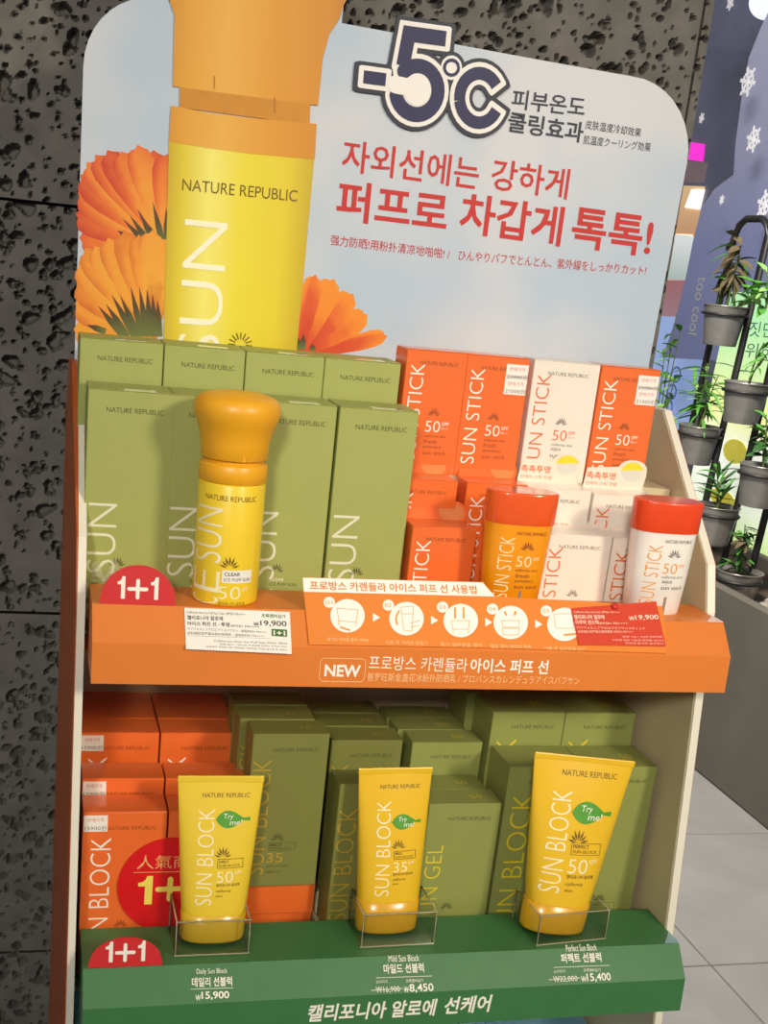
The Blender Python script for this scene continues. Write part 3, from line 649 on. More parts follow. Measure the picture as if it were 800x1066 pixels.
# -- yellow puff bottle
def puff_bottle():
    r = empty('puff_bottle', (87.5, 24, 0), 'yellow puff sunscreen bottle with amber mushroom cap on the orange ledge', 'bottle', rot=(0, 0, 0))
    R = 21.9
    part('bottle_body', MB().lathe([(R - 1.5, 0), (R - .3, .6), (R, 2), (R, 78.6), (R - .6, 79.8), (R - 2, 80)], 56).mesh('bottle_body', m_yel), r)
    c = part('cap_collar', MB().lathe([(R - .4, 80), (R + .3, 80.6), (R + .3, 91), (R - .5, 92), (R - 2.6, 92.1), (R - 2.8, 96)], 56).mesh('c', m_cap), r)
    prof = [(R - 2.4, 94.6), (R - .7, 94.7), (R - .2, 95.3), (R + .2, 104), (R + 1.2, 110), (R + 3, 115.5), (R + 5, 120), (R + 6, 124.5), (R + 5.8, 128.4), (R + 4.2, 131.8), (R + .6, 134.2), (R - 6, 135.9), (R - 13, 136.7), (1, 137)]
    part('mushroom_cap', MB().lathe(prof, 56).mesh('cap', m_cap), r)
    part('latch_bump', MB().box(2, 4, -R - .3, -R + 2, 95, 98).mesh('latch', m_cap), c)
    ro = math.radians(-9)
    fr_ = lambda off: (lambda u, v: ((R + off) * math.sin(u / R + ro), -(R + off) * math.cos(u / R + ro), v))
    fn = fr_(.18)
    mb = MB(); text(mb, 'NATURE REPUBLIC', -18, 69.5, 36, 3.4, fn, step=2.5); part('brand_lettering', mb.mesh('b', t_brown), r)
    mb = MB(); text(mb, 'SUN', -26, 28.5, 22, 36, fn, rot=True, step=2, off=-.012); text(mb, 'E', -26, 9, 22, 14, fn, rot=True, step=2, off=-.012); text(mb, 'C', -26, .6, 22, 5, fn, rot=True, step=2, off=-.012)
    text(mb, '50', -4.5, 5, 15, 8.5, fn, step=2, off=-.012); text(mb, 'SPF', 11.5, 10.5, 5, 2.5, fn, step=2); part('title_lettering', mb.mesh('t', mat('cream_ink', '#f4ecc0', .5, var=0)), r)
    mb = MB(); emblem(mb, 2, 25.5, 8, fn); part('emblem', mb.mesh('e', t_brown), r)
    mb = MB(); text(mb, '캘리포니아 알로에', -4, 1.0, 18, 2.2, fn, step=2); part('small_lettering', mb.mesh('sl', t_brown), r)
    mb = MB(); nn = 10; f1_ = fr_(.25)
    mb.add([f1_(-2.5 + 21 * i / nn, z) for z in (16, 24.5) for i in range(nn + 1)], [(i, i + 1, nn + 2 + i, nn + 1 + i) for i in range(nn)])
    lb = part('name_label', mb.mesh('l', m_paper), r, 'white name strip')
    mb = MB(); f2_ = fr_(.45); text(mb, 'CLEAR', -1, 20.8, 10.5, 2.4, f2_, step=2, off=.02); text(mb, 'ICE PUFF SUN', -1, 17.2, 18, 2.3, f2_, step=2); part('label_lettering', mb.mesh('ll', t_grey), lb)
puff_bottle()

# -- sun sticks
def sun_stick(loc, label, mbody, mcap, tt, tb, ts, rz, hh=83):
    r = empty('sun_stick', loc, label, 'sunscreen stick', 'testers of the sun stick', rot=(0, 0, rz))
    def ring(a, b, z, n=48): return [(a * math.copysign(abs(math.cos(t)) ** .8, math.cos(t)), b * math.copysign(abs(math.sin(t)) ** .8, math.sin(t)), z) for t in np.linspace(0, 2 * math.pi, n + 1)[:-1]]
    q = .86
    part('stick_body', MB().loft([ring(23 * q, 12.5, 0), ring(24 * q, 13.4, .8), ring(26.5 * q, 14, 30), ring(28.2 * q, 14.6, 60), ring(28.3 * q, 14.6, 60.8)]).mesh('b', mbody), r)
    part('cap', MB().loft([ring(29 * q, 15, 60.8), ring(29.3 * q, 15.2, 61.5), ring(30 * q, 15.5, hh - 1.6), ring(29.8 * q, 15.4, hh - .9), ring(29 * q, 15, hh - .3), ring(27.5 * q, 14, hh)]).mesh('c', mcap), r)
    def fn(u, v):
        a = (23.6 + 4.6 * v / 58) * .86; b = 13.2 + 1.4 * v / 58; t = math.acos(max(-1, min(1, abs(u) / a)) ** 1.25)
        return (u, -b * math.sin(t) ** .8 - .25, v)
    mb = MB(); text(mb, 'NATURE REPUBLIC', -4, 54, 22, 2.4, fn, step=2.5); part('brand_lettering', mb.mesh('b', tb), r); mb = MB(); em = MB(); emblem(em, 5, 43, 6.5, fn); part('emblem', em.mesh('e', tb), r); text(mb, 'california aloe', -2, 28, 17, 2, fn, step=2.5)
    for i, s_ in enumerate(ts): text(mb, s_, -1, 23.5 - 4 * i, 2.0 * len(s_), 2.8, fn, step=2.5, off=.01)
    part('small_lettering', mb.mesh('s', tb), r)
    mb = MB(); text(mb, 'SUN STICK', -15, 8, 10, 44, fn, rot=True, step=2.5, off=-.012); text(mb, '50', -2, 31.5, 11, 7.5, fn, step=2.5, off=-.01); text(mb, 'SPF', 10, 36, 5, 2.5, fn, step=2.5); part('title_lettering', mb.mesh('t', tt), r)
    part('base_slot', MB().box(3, 5, -13.6, -11, 0, 14).mesh('slot', mat('slot_shade', '#8a7a68', .6)), r)
    return r
sun_stick((404.5, 28, 0), 'white sun stick tester with red orange cap at the right end', mat('white_plastic', '#f0ece2', .3, coat=.3), mat('red_orange_plastic', '#e8481a', .3, coat=.3), t_amber, t_grey, aq, -.06)
sun_stick((293, 31, 0), 'orange sun stick tester with red orange cap behind the instruction card', mat('amber_body_plastic', '#f39a12', .25, coat=.5), mat('red_orange_gloss', '#ea5a1e', .2, coat=.8), mat('cream_ink2', '#fbe6b4', .5, var=0), t_rust, fp, -.1)

# -- tubes standing on their caps in clear holders
def tube_thing(loc, label, H, wt, wc, dc, caph, word, spf, rot, tu, leafz, mtube, mcap):
    r = empty('sunblock_tube', loc, label, 'sunscreen tube', 'yellow tube testers', rot=rot)
    def prm(z):
        t = max(0, min(1, (z - caph) / (H - caph))); a = wc / 2 + (wt - wc) / 2 * t ** .9; b = max(.9, dc / 2 * (1 - t ** 1.6)); e = .85 + .1 * t
        return a, b, (dc * .18) * t, e
    def ring(a, b, z, yc=0, e=.85, n=48): return [(a * math.copysign(abs(math.cos(t)) ** e, math.cos(t)), yc + b * math.copysign(abs(math.sin(t)) ** e, math.sin(t)), z) for t in np.linspace(0, 2 * math.pi, n + 1)[:-1]]
    zs = np.linspace(caph, H - 4, 14)
    part('tube_body', MB().loft([ring(prm(z)[0], prm(z)[1], z, prm(z)[2], prm(z)[3]) for z in zs]).mesh('b', mtube), r)
    a, b, yc, e = prm(H - 4)
    part('crimp', bevel(MB().box(-a - .3, a + .3, yc - 1.1, yc + 1.1, H - 5, H).mesh('crimp', mtube), .8, 2), r)
    part('cap', MB().loft([ring(wc / 2 - 2.5, dc / 2 - 2.5, 0), ring(wc / 2 - .8, dc / 2 - .8, .6), ring(wc / 2, dc / 2, 2.5), ring(wc / 2 + .4, dc / 2 + .4, caph - .5), ring(wc / 2 - .6, dc / 2 - .6, caph)]).mesh('c', mcap), r)
    def fo(off):
        def fn(u, v):
            a, b, yc, e = prm(v); c = min(.999, abs(u) / a) ** (1 / e); s_ = math.sqrt(max(0, 1 - c * c)) ** e
            return (u, yc - b * s_ - off, v)
        return fn
    fn = fo(.25); k = wt / 62
    mb = MB(); text(mb, 'NATURE REPUBLIC', -13 * k, H - 15, 34 * k, 3.2 * k, fn, step=4); part('brand_lettering', mb.mesh('b', t_brown), r); mb = MB(); em = MB(); emblem(em, 2 * k + tu, H * .53, 7.5 * k, fn); part('emblem', em.mesh('e', t_brown), r); zz = H * .47
    rectline(mb, tu - 1.5 * k, tu + 17 * k, zz, zz + 6.5 * k, .4, fn); text(mb, word, tu - .5 * k, zz + 3.7 * k, (len(word) * 1.4) * k, 2 * k, fn, off=.02); text(mb, 'SUN BLOCK', tu - .5 * k, zz + .9 * k, 15.5 * k, 1.8 * k, fn)
    text(mb, '캘리포니아 알로에', tu - 2 * k, zz - 13.5 * k, 17 * k, 2.2 * k, fn, off=.015); text(mb, 'california', tu - 2 * k, zz - 17.5 * k, 11 * k, 2 * k, fn); text(mb, 'aloe', tu - 2 * k, zz - 21 * k, 5 * k, 1.7 * k, fn)
    part('small_lettering', mb.mesh('s', t_brown), r)
    mb = MB(); text(mb, 'SUN BLOCK', tu - 16.5 * k, H * .25, 11.5 * k, H * .56, fn, rot=True, step=4, off=-.012); text(mb, spf, tu - 2 * k, zz - 10.5 * k, 12 * k, 8 * k, fn, step=4, off=-.01); text(mb, 'SPF', tu + 11 * k, zz - 5 * k, 5 * k, 2.5 * k, fn)
    part('title_lettering', mb.mesh('t', mat('tube_cream_ink', '#f8efc6', .45, var=0)), r)
    lx, lz = tu + 8 * k, leafz; fl = fo(.45); n = 12
    mb = MB(); pts = [(lx - 12 * k + 21 * k * i / n, lz + 6.2 * k * math.sin(math.pi * (i / n) ** .8)) for i in range(n + 1)]; ptl = [(x, 2 * lz - z) for x, z in pts]
    mb.add([fl(*q) for q in pts + ptl], [(i, n + 1 + i, n + 2 + i, i + 1) for i in range(n)])
    mb.add([fl(lx + 8.5 * k, lz - .9 * k), fl(lx + 13 * k, lz - 1.4 * k), fl(lx + 13 * k, lz + 1.4 * k), fl(lx + 8.5 * k, lz + .9 * k)], [(0, 1, 2, 3)])
    lf = part('leaf_sticker', mb.mesh('leaf', m_leaf), r, 'green leaf sticker')
    mb = MB(); f4 = fo(.65); text(mb, 'Try', lx - 6.5 * k, lz - .6 * k, 7 * k, 4.6 * k, f4, shear=.1); text(mb, 'me!', lx - 2 * k, lz - 4.0 * k, 9 * k, 3.8 * k, f4, shear=.1); part('sticker_lettering', mb.mesh('tm', t_white), lf)
    return r
tube_thing((92.5, 6, GZ + 2), 'yellow sun block tube at the left with label 50, in a clear holder', 121, 61, 46, 26, 22, 'DAILY', '50', (math.radians(-4), math.radians(.5), 0), 1, 91, mat('lemon_tube_plastic', '#ebcb36', .33, var=.015, coat=.3), mat('lemon_cap_plastic', '#dfb528', .3, var=.015, coat=.3))
tube_thing((224, 10, GZ + 2), 'slim yellow sun block tube in the middle with label 35', 125, 56, 47, 26, 26, 'MILD', '35', (math.radians(-4), math.radians(-1), 0), 1, 86, mat('tube_plastic', '#ebbf24', .28, var=.015, coat=.5), mat('tube_cap_plastic', '#dfa91c', .26, var=.015, coat=.4))
tube_thing((354.5, 2, GZ + 2), 'large yellow sun block tube at the right, tilted to the right', 137, 84, 52, 32, 24, 'PERFECT', '50', (math.radians(-4), math.radians(5.5), 0), -1, 96, MATS['tube_plastic'], MATS['tube_cap_plastic'])

m_acr = bpy.data.materials.new('clear_acrylic'); m_acr.use_nodes = True; nt = m_acr.node_tree; nt.nodes.remove(nt.nodes['Principled BSDF'])
tr = nt.nodes.new('ShaderNodeBsdfTransparent'); tr.inputs[0].default_value = (.94, .95, .94, 1); gl = nt.nodes.new('ShaderNodeBsdfGlossy'); gl.inputs['Roughness'].default_value = .06; mx = nt.nodes.new('ShaderNodeMixShader')
mx.inputs[0].default_value = .07; nt.links.new(tr.outputs[0], mx.inputs[1]); nt.links.new(gl.outputs[0], mx.inputs[2]); nt.links.new(mx.outputs[0], nt.nodes['Material Output'].inputs[0])
m_aedge = mat('acrylic_edge', '#9c977c', .2, var=.02, coat=.5)
def holder(x0, x1, y0, y1, hf, hb, label, rz=0):
    cx, cy = (x0 + x1) / 2, (y0 + y1) / 2; r = empty('tester_holder', (cx, cy, GZ), label, 'holder', 'clear tester holders', rot=(0, 0, rz))
    a, b = (x1 - x0) / 2, (y1 - y0) / 2
    def pl(name, mb, m): return part(name, mb.mesh(name, m), r)
    pl('base', MB().box(-a, a, -b, b, .1, 1.4), m_acr)
    pl('front_wall', MB().box(-a, a, -b, -b + 1.4, 1.4, hf), m_acr)
    for s_ in (-1, 1):
        x = s_ * (a - .7); pl('side_wall', MB().prism_x([(-b + 1.4, 1.4), (b, 1.4), (b, hb), (-b + 1.4, hf)], x - .7, x + .7), m_acr)
        pl('edge_strip', MB().tube([(x, -b + .5, 1), (x, -b + .5, hf), (x, b, hb), (x, b, 1)], .6, 6), m_aedge)
    pl('edge_strip', MB().tube([(-a, -b + .5, hf), (a, -b + .5, hf)], .55, 6), m_aedge); pl('edge_strip', MB().tube([(-a, -b, .8), (a, -b, .8)], .6, 6), m_aedge)
holder(63.5, 116.5, -16, 24.5, 27, 27, 'clear acrylic holder under the left yellow tube')
holder(198, 255, -14, 25, 27, 27, 'clear acrylic holder under the middle yellow tube', .02)
holder(331, 391, -19, 22, 25, 25, 'clear acrylic holder under the right yellow tube', .1)

# ================================================================== SIGNS AND TAGS
def half_sign(x0, x1, y, z, h, label):
    cx = (x0 + x1) / 2; r = empty('promotion_sign', (cx, y, z), label, 'sign', 'half round 1+1 signs', rot=(math.radians(-6), 0, 0))
    wd = (x1 - x0) / 2
    part('card', MB().prism_y([(wd * math.cos(t), h * math.sin(t) ** .9) for t in np.linspace(0, math.pi, 30)], 0, .8).mesh('card', m_red), r)
    mb = MB(); k = wd / 24
    mb.one(-14 * k, 3.5 * k, 6 * k, 14.5 * k, -.12); mb.one(7 * k, 3.5 * k, 6 * k, 14.5 * k, -.12)
    mb.stroke([(-6 * k, 10 * k), (5 * k, 10 * k)], 2.4 * k, -.12).stroke([(-.5 * k, 4.5 * k), (-.5 * k, 15.5 * k)], 2.4 * k, -.13); part('lettering', mb.mesh('l', t_white), r)
a = atY(104, 627, .6); b = atY(183, 629, .6); half_sign(a[0], b[0], .5, .1, 25.5, 'red half round 1+1 sign on the orange ledge')
a = atY(92, 1005, GY + .6); b = atY(169, 1004, GY + .6); half_sign(a[0], b[0], GY + .5, GZ + .1, 21.5, 'red half round 1+1 sign on the green ledge')
# round red popular-item disc, leaning on the orange cartons
cx, _, cz = atY(178, 922, 28); R = 38
r = empty('promotion_disc', (cx, 29.2, GZ - 40), 'round red popular product 1+1 disc in front of the orange cartons', 'sign')
zc = cz - (GZ - 40)
part('disc', MB().prism_y([(R * math.cos(t), max(.2, zc + R * math.sin(t))) for t in np.linspace(0, 2 * math.pi, 49)[:-1]], -.6, 0).mesh('disc', mat('bright_red_card', '#d8161c', .4, var=.02)), r)
mb = MB(); text(mb, '人氣商品', -25, zc + 13.5, 50, 11, front(-.75)); mb.stroke([(-27, zc + 11), (27, zc + 11)], .5, -.75); part('lettering', mb.mesh('l', mat('peach_gold_ink', '#eab06a', .5, var=0)), r)
mb = MB(); mb.one(-25, zc - 15, 13, 23, -.75); mb.one(12, zc - 15, 13, 23, -.75); mb.stroke([(-9, zc - 3), (8, zc - 3)], 4, -.75).stroke([(-.5, zc - 11), (-.5, zc + 5)], 4, -.76); part('lettering', mb.mesh('l', mat('yellow_digit_ink', '#f0e060', .5, var=.05)), r)

def tag_thing(name, label, cat, corners, off, m, th=.5):
    """thin card in the plane of the sloping orange facet; corners are pixels, counter-clockwise from lower left"""
    pts = [uvf(u, v, 0, 0, off) for u, v in corners]; fn = facet(0, 0, off); fb = facet(0, 0, off - th)
    base = fn(*pts[0]); r = empty(name, base, label, cat)
    n = len(pts); mb = MB().add([fn(*p) for p in pts] + [fb(*p) for p in pts], [tuple(range(n)), tuple(range(n, 2 * n))[::-1]] + [(i, n + i, n + (i + 1) % n, (i + 1) % n) for i in range(n)])
    part('card', fixn(mb.mesh('card', m, base)), r); return r, base
def tag_text(r, base, off, items, m, name='lettering'):
    mb = MB(); fn = facet(0, 0, off); cv = lambda u, v: uvf(u, v, 0, 0, off)
    for it in items:
        if it[0] == 'line': ln = MB().stroke([cv(*p) for p in it[1]], it[2], 0, closed=len(it) > 3); mb.add([fn(x, z) for x, _, z in ln.v], ln.f)
        elif it[0] == 'poly': q = [fn(*cv(*p)) for p in it[1]]; mb.add(q, [tuple(range(len(q)))])
        else: text_px(mb, it[0], it[1], it[2], it[3], cv, fn, **(it[4] if len(it) > 4 else {}))
    return part(name, mb.mesh(name, m, base), r)
# white price tag
r, b = tag_thing('price_tag', 'white price tag 19,900 below the yellow puff bottle', 'price tag', [(193.7, 675.7), (304, 680.8), (302, 637), (192, 632.6)], .9, m_paper)
def T8(x, y): return (180 + x / 5.714, 620 + y / 5.714)
tag_text(r, b, 1.0, [('California Aloe Ice Puff Sun Clear SPF50+ PA++++', T8(82, 105), T8(430, 120), 2.6), ('캘리포니아 알로에', T8(86, 143), T8(298, 150), 4.6, dict(off=.02)), ('아이스 퍼프 선 - 투명', T8(86, 178), T8(338, 187), 4.6, dict(off=.02)), ('SPF50+ PA++++', T8(345, 187), T8(515, 194), 2.5),
    ('カリフォルニアアロエアイスパフサン - 透明SPF50+ PA++++', T8(86, 204), T8(560, 226), 3), ('加利福尼亚芦荟冰粉扑防晒乳 - 透明SPF50+ PA++++', T8(86, 230), T8(545, 250), 3), ('₩', T8(482, 181), T8(512, 181), 4.2), ('19,900', T8(522, 184), T8(678, 188), 6.4, dict(off=.012)),
    ('line', [T8(86, 238), T8(580, 256)], .15), ('California Aloe Ice Puff Sun Clear 50ml', T8(245, 275), T8(680, 290), 2), ('용량 50ml / 100ml당 39,800원 바르는 자외선 차단', T8(280, 295), T8(680, 310), 2), ('효능효과: 자외선 차단 용법용량: 적당량을 취하여 골고루 펴 바른다', T8(200, 308), T8(680, 330), 2)], mat('black_ink', '#2c2a26', .5, var=0))
g = tag_text(r, b, 1.0, [('초록멤버십가', T8(528, 130), T8(672, 136), 4, dict(off=.02)), ('poly', [T8(588, 240), T8(680, 246), T8(680, 203), T8(588, 197)])], m_dgreenbox, 'green_block')
mb = MB(); fn = facet(0, 0, 1.1); text_px(mb, '1+1', T8(600, 235), T8(670, 239), 5, lambda u, v: uvf(u, v, 0, 0, 1.1), fn, off=.03); part('block_lettering', mb.mesh('bl', t_white, b), g)
# usage card
m_card = mat('usage_card_orange', '#e58430', .45, var=.02)
r, b = tag_thing('instruction_card', 'orange five step instruction card with white title strip on the ledge', 'card', [(322, 671), (500, 674), (694, 680), (690, 631), (516, 621), (503, 606), (315, 601)], 1.4, m_card)
wh = [('poly', [(316.5, 616), (515.5, 621), (502.8, 606.3), (315.4, 601.3)])]; ic = []; cap = ['용기의 커버를 돌려 OPEN', '12회 위 아래로 흔들기', '용기 입부분을 열어', '캡을 덮어 여러번 톡톡', '사용 후 입부분을 닫기']; num = []; cp = []
cs = [(362, 641), (423.5, 644), (480, 646), (532, 648), (588, 650)]
for i, (cx, cy) in enumerate(cs):
    wh.append(('poly', [(cx + 18 * math.cos(t), cy - 17.5 * math.sin(t)) for t in np.linspace(0, 2 * math.pi, 25)[:-1]])); wh.append(('poly', [(cx - 19 + 6 * math.cos(t), cy - 14 - 5.8 * math.sin(t)) for t in np.linspace(0, 2 * math.pi, 15)[:-1]]))
    if i < 4: ax = (cx + 29) if i else cx + 30; wh.append(('poly', [(ax - 3.5, cy + 6), (ax + 4, cy + 2), (ax - 3.5, cy - 3)]))
    num.append(('0%d' % (i + 1), (cx - 22.5, cy - 12), (cx - 15.5, cy - 12), 4.2)); cp.append((cap[i], (cx - 21, cy + 26.5), (cx + 22, cy + 27.5), 4))
tag_text(r, b, 1.5, wh, mat('card_white', '#f6f2e8', .5, var=0), 'white_print')
def ln(pts, wd=.5, closed=False): ic.append(('line', pts, wd, 1) if closed else ('line', pts, wd))
x, y = cs[0]; ln([(x - 11, y - 8), (x + 11, y - 6), (x + 9, y + 7), (x - 9, y + 5)], .4, True); ln([(x - 9, y + 5), (x - 9, y + 10)], .4); ln([(x + 9, y + 7), (x + 9, y + 11)], .4); ln([(x - 7, y + 12), (x + 2, y + 15)], 1.3)
x, y = cs[1]; ln([(x - 6, y - 12), (x + 7, y - 13), (x + 6, y + 13), (x - 3, y + 12)], .4, True); ln([(x - 5, y - 5), (x + 7, y - 5)], .4); ln([(x - 8, y - 8), (x - 11, y - 1), (x - 10, y + 6)], 1.2); ln([(x + 14, y + 2), (x + 4, y + 5)], .4); ln([(x + 13, y + 7), (x + 4, y + 9)], .4)
x, y = cs[2]; ln([(x - 6, y - 13), (x - 6, y - 3)], 1.4); ln([(x + 3, y - 13), (x + 3, y - 3)], 1.4); ln([(x - 10, y), (x + 9, y), (x + 8, y + 9), (x - 8, y + 9)], .4, True); ln([(x - 8, y + 9), (x - 8, y + 14)], .4); ln([(x + 8, y + 9), (x + 8, y + 14)], .4)
x, y = cs[3]; ln([(x - 6, y - 11), (x - 5, y - 8)], 1.5); ln([(x + 5, y - 11), (x + 4, y - 8)], 1.5); ln([(x - 10, y - 2), (x + 9, y - 2), (x + 8, y + 5), (x - 8, y + 5)], .4, True); ln([(x - 9, y + 6), (x + 9, y + 6), (x + 8, y + 13), (x - 8, y + 13)], .4, True)
x, y = cs[4]; ln([(x - 11, y - 11), (x + 9, y - 11), (x + 9, y + 4), (x - 9, y + 4)], .4, True); ln([(x, y + 11), (x + 12, y + 10)], 1.4)
tag_text(r, b, 1.6, ic + num, t_amber, 'step_icons')
tag_text(r, b, 1.6, cp, mat('card_yellow_ink', '#f2cf94', .5, var=0), 'caption_lettering')
tag_text(r, b, 1.6, [('프로방스 카렌듈라 아이스 퍼프 선 사용법', (323, 614), (497, 618.5), 9.5, dict(off=.02))], mat('title_orange_ink', '#d8822c', .5, var=0), 'title_lettering')
# red price tag
r, b = tag_thing('price_tag', 'red price tag 19,900 overlapping the instruction card', 'price tag', [(603, 671.4), (693.7, 672.8), (683.5, 626), (594.8, 633)], 2.4, mat('red_tag_card', '#d2452a', .35, var=.03, coat=.4))
def T9(x, y): return (500 + x / 3.636, 600 + y / 3.636)
tag_text(r, b, 2.5, [('California Aloe Sun Stick SPF50+ PA++++', T9(356, 138), T9(530, 140), 2), ('캘리포니아 알로에', T9(358, 162), T9(472, 162), 4.6, dict(off=.02)), ('아쿠아 선스틱', T9(362, 182), T9(450, 182), 4.6, dict(off=.02)), ('SPF50+ PA++++', T9(453, 182), T9(560, 182), 2.3), ('カリフォルニアアロエアクアサンスティック', T9(366, 198), T9(625, 202), 2.4), ('加利福尼亚芦荟水感防晒棒 SPF50+ PA++++', T9(372, 214), T9(580, 214), 2.6),
    ('₩', T9(566, 166), T9(586, 166), 4.2), ('19,900', T9(590, 167), T9(678, 165), 5.6, dict(off=.012)), ('용량 23g / 10g당 8,652원', T9(540, 232), T9(690, 232), 1.8), ('자외선 차단 기능성 화장품 입니다', T9(500, 244), T9(695, 246), 1.8), ('피부에 골고루 발라준다', T9(550, 256), T9(697, 258), 1.8)], mat('tag_pale_ink', '#f6dcc8', .5, var=0))
b_ = facet(0, 0, 3)(*uvf(640.5, 631.5, 0, 0, 3)); solo('tag_pin', MB().lathe([(2.2, 0), (2.6, .6), (2.2, 1.6), (.8, 2)], 16).mesh('pin', m_red), b_, 'small red round pin holding the red price tag', 'pin', rot=(math.radians(48), 0, 0))

# ================================================================== WINDOW SIDE: planter, rack, potted plants
m_dark = mat('black_metal', '#1d1c1b', .45, var=.05)
def planter():
    r = empty('planter_box', (2070, 2400, -1100), 'long dark concrete planter box under the plant rack', 'planter')
    o = (2070, 2400, -1100); mc = mat('planter_concrete', '#5f5c51', .6, var=.14, scale=5)
    def q(n, mb, m): return part(n, bevel(mb.mesh(n, m, o), 6), r)
    T = -556
    q('front_wall', MB().box(1868, 1900, 300, 4600, -1100, T), mc); q('rear_wall', MB().box(2260, 2290, 300, 4600, -1100, T), mc)
    q('end_wall', MB().box(1900, 2260, 300, 335, -1100, T), mc); q('end_wall', MB().box(1900, 2260, 4565, 4600, -1100, T), mc)
    part('soil', MB().box(1900, 2260, 335, 4565, -1000, T - 45).mesh('soil', mat('soil', '#4a3d30', .95, var=.3, scale=60, bump=.6), o), r, kind='stuff')
    me = []
    for k in range(3):
        s_ = MB(); rs = 11 + 4 * k; s_.loft([[(rs * c * math.cos(t), rs * .8 * c * math.sin(t), rs * .6 * zz) for t in np.linspace(0, 2 * math.pi, 9)[:-1]] for c, zz in ((.5, -.8), (.95, -.3), (1, .2), (.6, .85))])
        me.append(s_.mesh('pebble', mat('pebble', '#9a9488', .8, var=.2)))
    for i in range(46): part('pebble', me[i % 3], r, loc=Vector(((random.uniform(1925, 2100) - o[0]) * S, (random.uniform(1850, 2300) - o[1]) * S, (T - 45 + 6 - o[2]) * S)))
planter()
RX = 2050; rk = .05
def rpl(u, v, dx=0): return atP(u, v, (RX + dx, 0, 0), (1, 0, -rk))
def rack():
    r = empty('plant_rack', (RX - 30, 2700, -600), 'black metal plant rack with ring holders standing in the planter', 'rack'); o = (RX - 30, 2700, -600)
    ys = [2930, 2742, 2556, 2400]; zt = 462
    def X(z): return RX + rk * z
    arch = lambda ya, yb, z: [(X(-600), ya, -600), (X(z - 60), ya, z - 60), (X(z - 20), ya - 14, z - 20), (X(z), ya - 50, z), (X(z), yb + 50, z), (X(z - 20), yb + 14, z - 20), (X(z - 60), yb, z - 60), (X(-600), yb, -600)]
    part('bar', MB().tube(arch(ys[0], ys[1] - 4, zt), 11, 10).mesh('bar', m_dark, o), r)
    part('bar', MB().tube(arch(ys[2], ys[3], zt), 11, 10).mesh('bar', m_dark, o), r)
    part('bar', MB().tube([(X(440), ys[1], 440), (X(440), ys[2], 440)], 8, 8).mesh('bar', m_dark, o), r)
    part('bar', MB().tube([(X(-590), ys[0], -590), (X(-590), ys[3], -590)], 8, 8).mesh('bar', m_dark, o), r)
    return r, o
rackr, racko = rack()
m_pot = mat('galvanised_tin', '#a3a19b', .34, metal=.7, var=.12, scale=25)
POTS = []
def pot(u, v, label, R=66, H=118):
    c = rpl(u, v, -62); r = empty('plant_pot', (c[0], c[1], c[2] - H), label, 'pot', 'tin pots on the rack')
    prof = [(R * .74, 0), (R * .75, 1)] + [(R * (.75 + .25 * z / H), z + (1.2 if k % 2 else 0)) for k, z in enumerate(np.linspace(8, H - 20, 9))] + [(R * .985, H - 14), (R, H - 4), (R + 3, H - 2), (R + 3, H), (R - 1, H), (R - 4, H - 14)]
    part('tin_body', MB().lathe(prof, 28).mesh('tin', m_pot), r)
    part('soil', MB().lathe([(R - 5, H - 20), (R - 5, H - 13), (2, H - 10)], 20).mesh('soil', MATS['soil']), r)
    part('ring', MB().tube([((R + 1) * math.cos(t) - racko[0] + c[0], (R + 1) * math.sin(t) - racko[1] + c[1], H - 27 + c[2] - H - racko[2]) for t in np.linspace(0, 2 * math.pi, 25)], 4.5, 6).mesh('ring', m_dark), rackr)
    POTS.append((c, label)); return c
p1 = pot(757, 318, 'tin pot holding the withered plant, topmost on the rack'); p2 = pot(730, 443, 'tin pot with feathery palm seedling just above the side board')
p3 = pot(779, 398, 'tin pot hanging between two bars in the middle of the rack'); p4 = pot(796, 484, 'tin pot at the right edge of the photo')
p5 = pot(748, 526, 'empty looking tin pot right behind the white sun stick'); p6 = pot(771, 594, 'lowest tin pot just above the concrete planter')
ml = [mat('leaf_green', '#4d8a34', .5, var=.2, scale=80), mat('leaf_light_green', '#8cc466', .5, var=.15, scale=80), mat('leaf_dark_green', '#2f5a2a', .5, var=.2, scale=80), mat('leaf_withered', '#5d5238', .8, var=.25, scale=80)]
def leafmesh(m, l, wd, bend):
    mb = MB(); vs = []
    for i in range(6):
        t = i / 5; ww = wd * math.sin(math.pi * min(1, t * .92 + .06)) ** .8; z = bend * l * t * t
        vs += [(l * t, -ww / 2, z + ww * .12), (l * t, 0, z), (l * t, ww / 2, z + ww * .12)]
    mb.add(vs, [(i * 3 + j, i * 3 + j + 3, i * 3 + j + 4, i * 3 + j + 1) for i in range(5) for j in range(2)], True)
    mb.add([(x, y, z - .8) for x, y, z in vs], [(i * 3 + j, i * 3 + j + 1, i * 3 + j + 4, i * 3 + j + 3) for i in range(5) for j in range(2)], True)
    return mb.mesh('leaf', m)
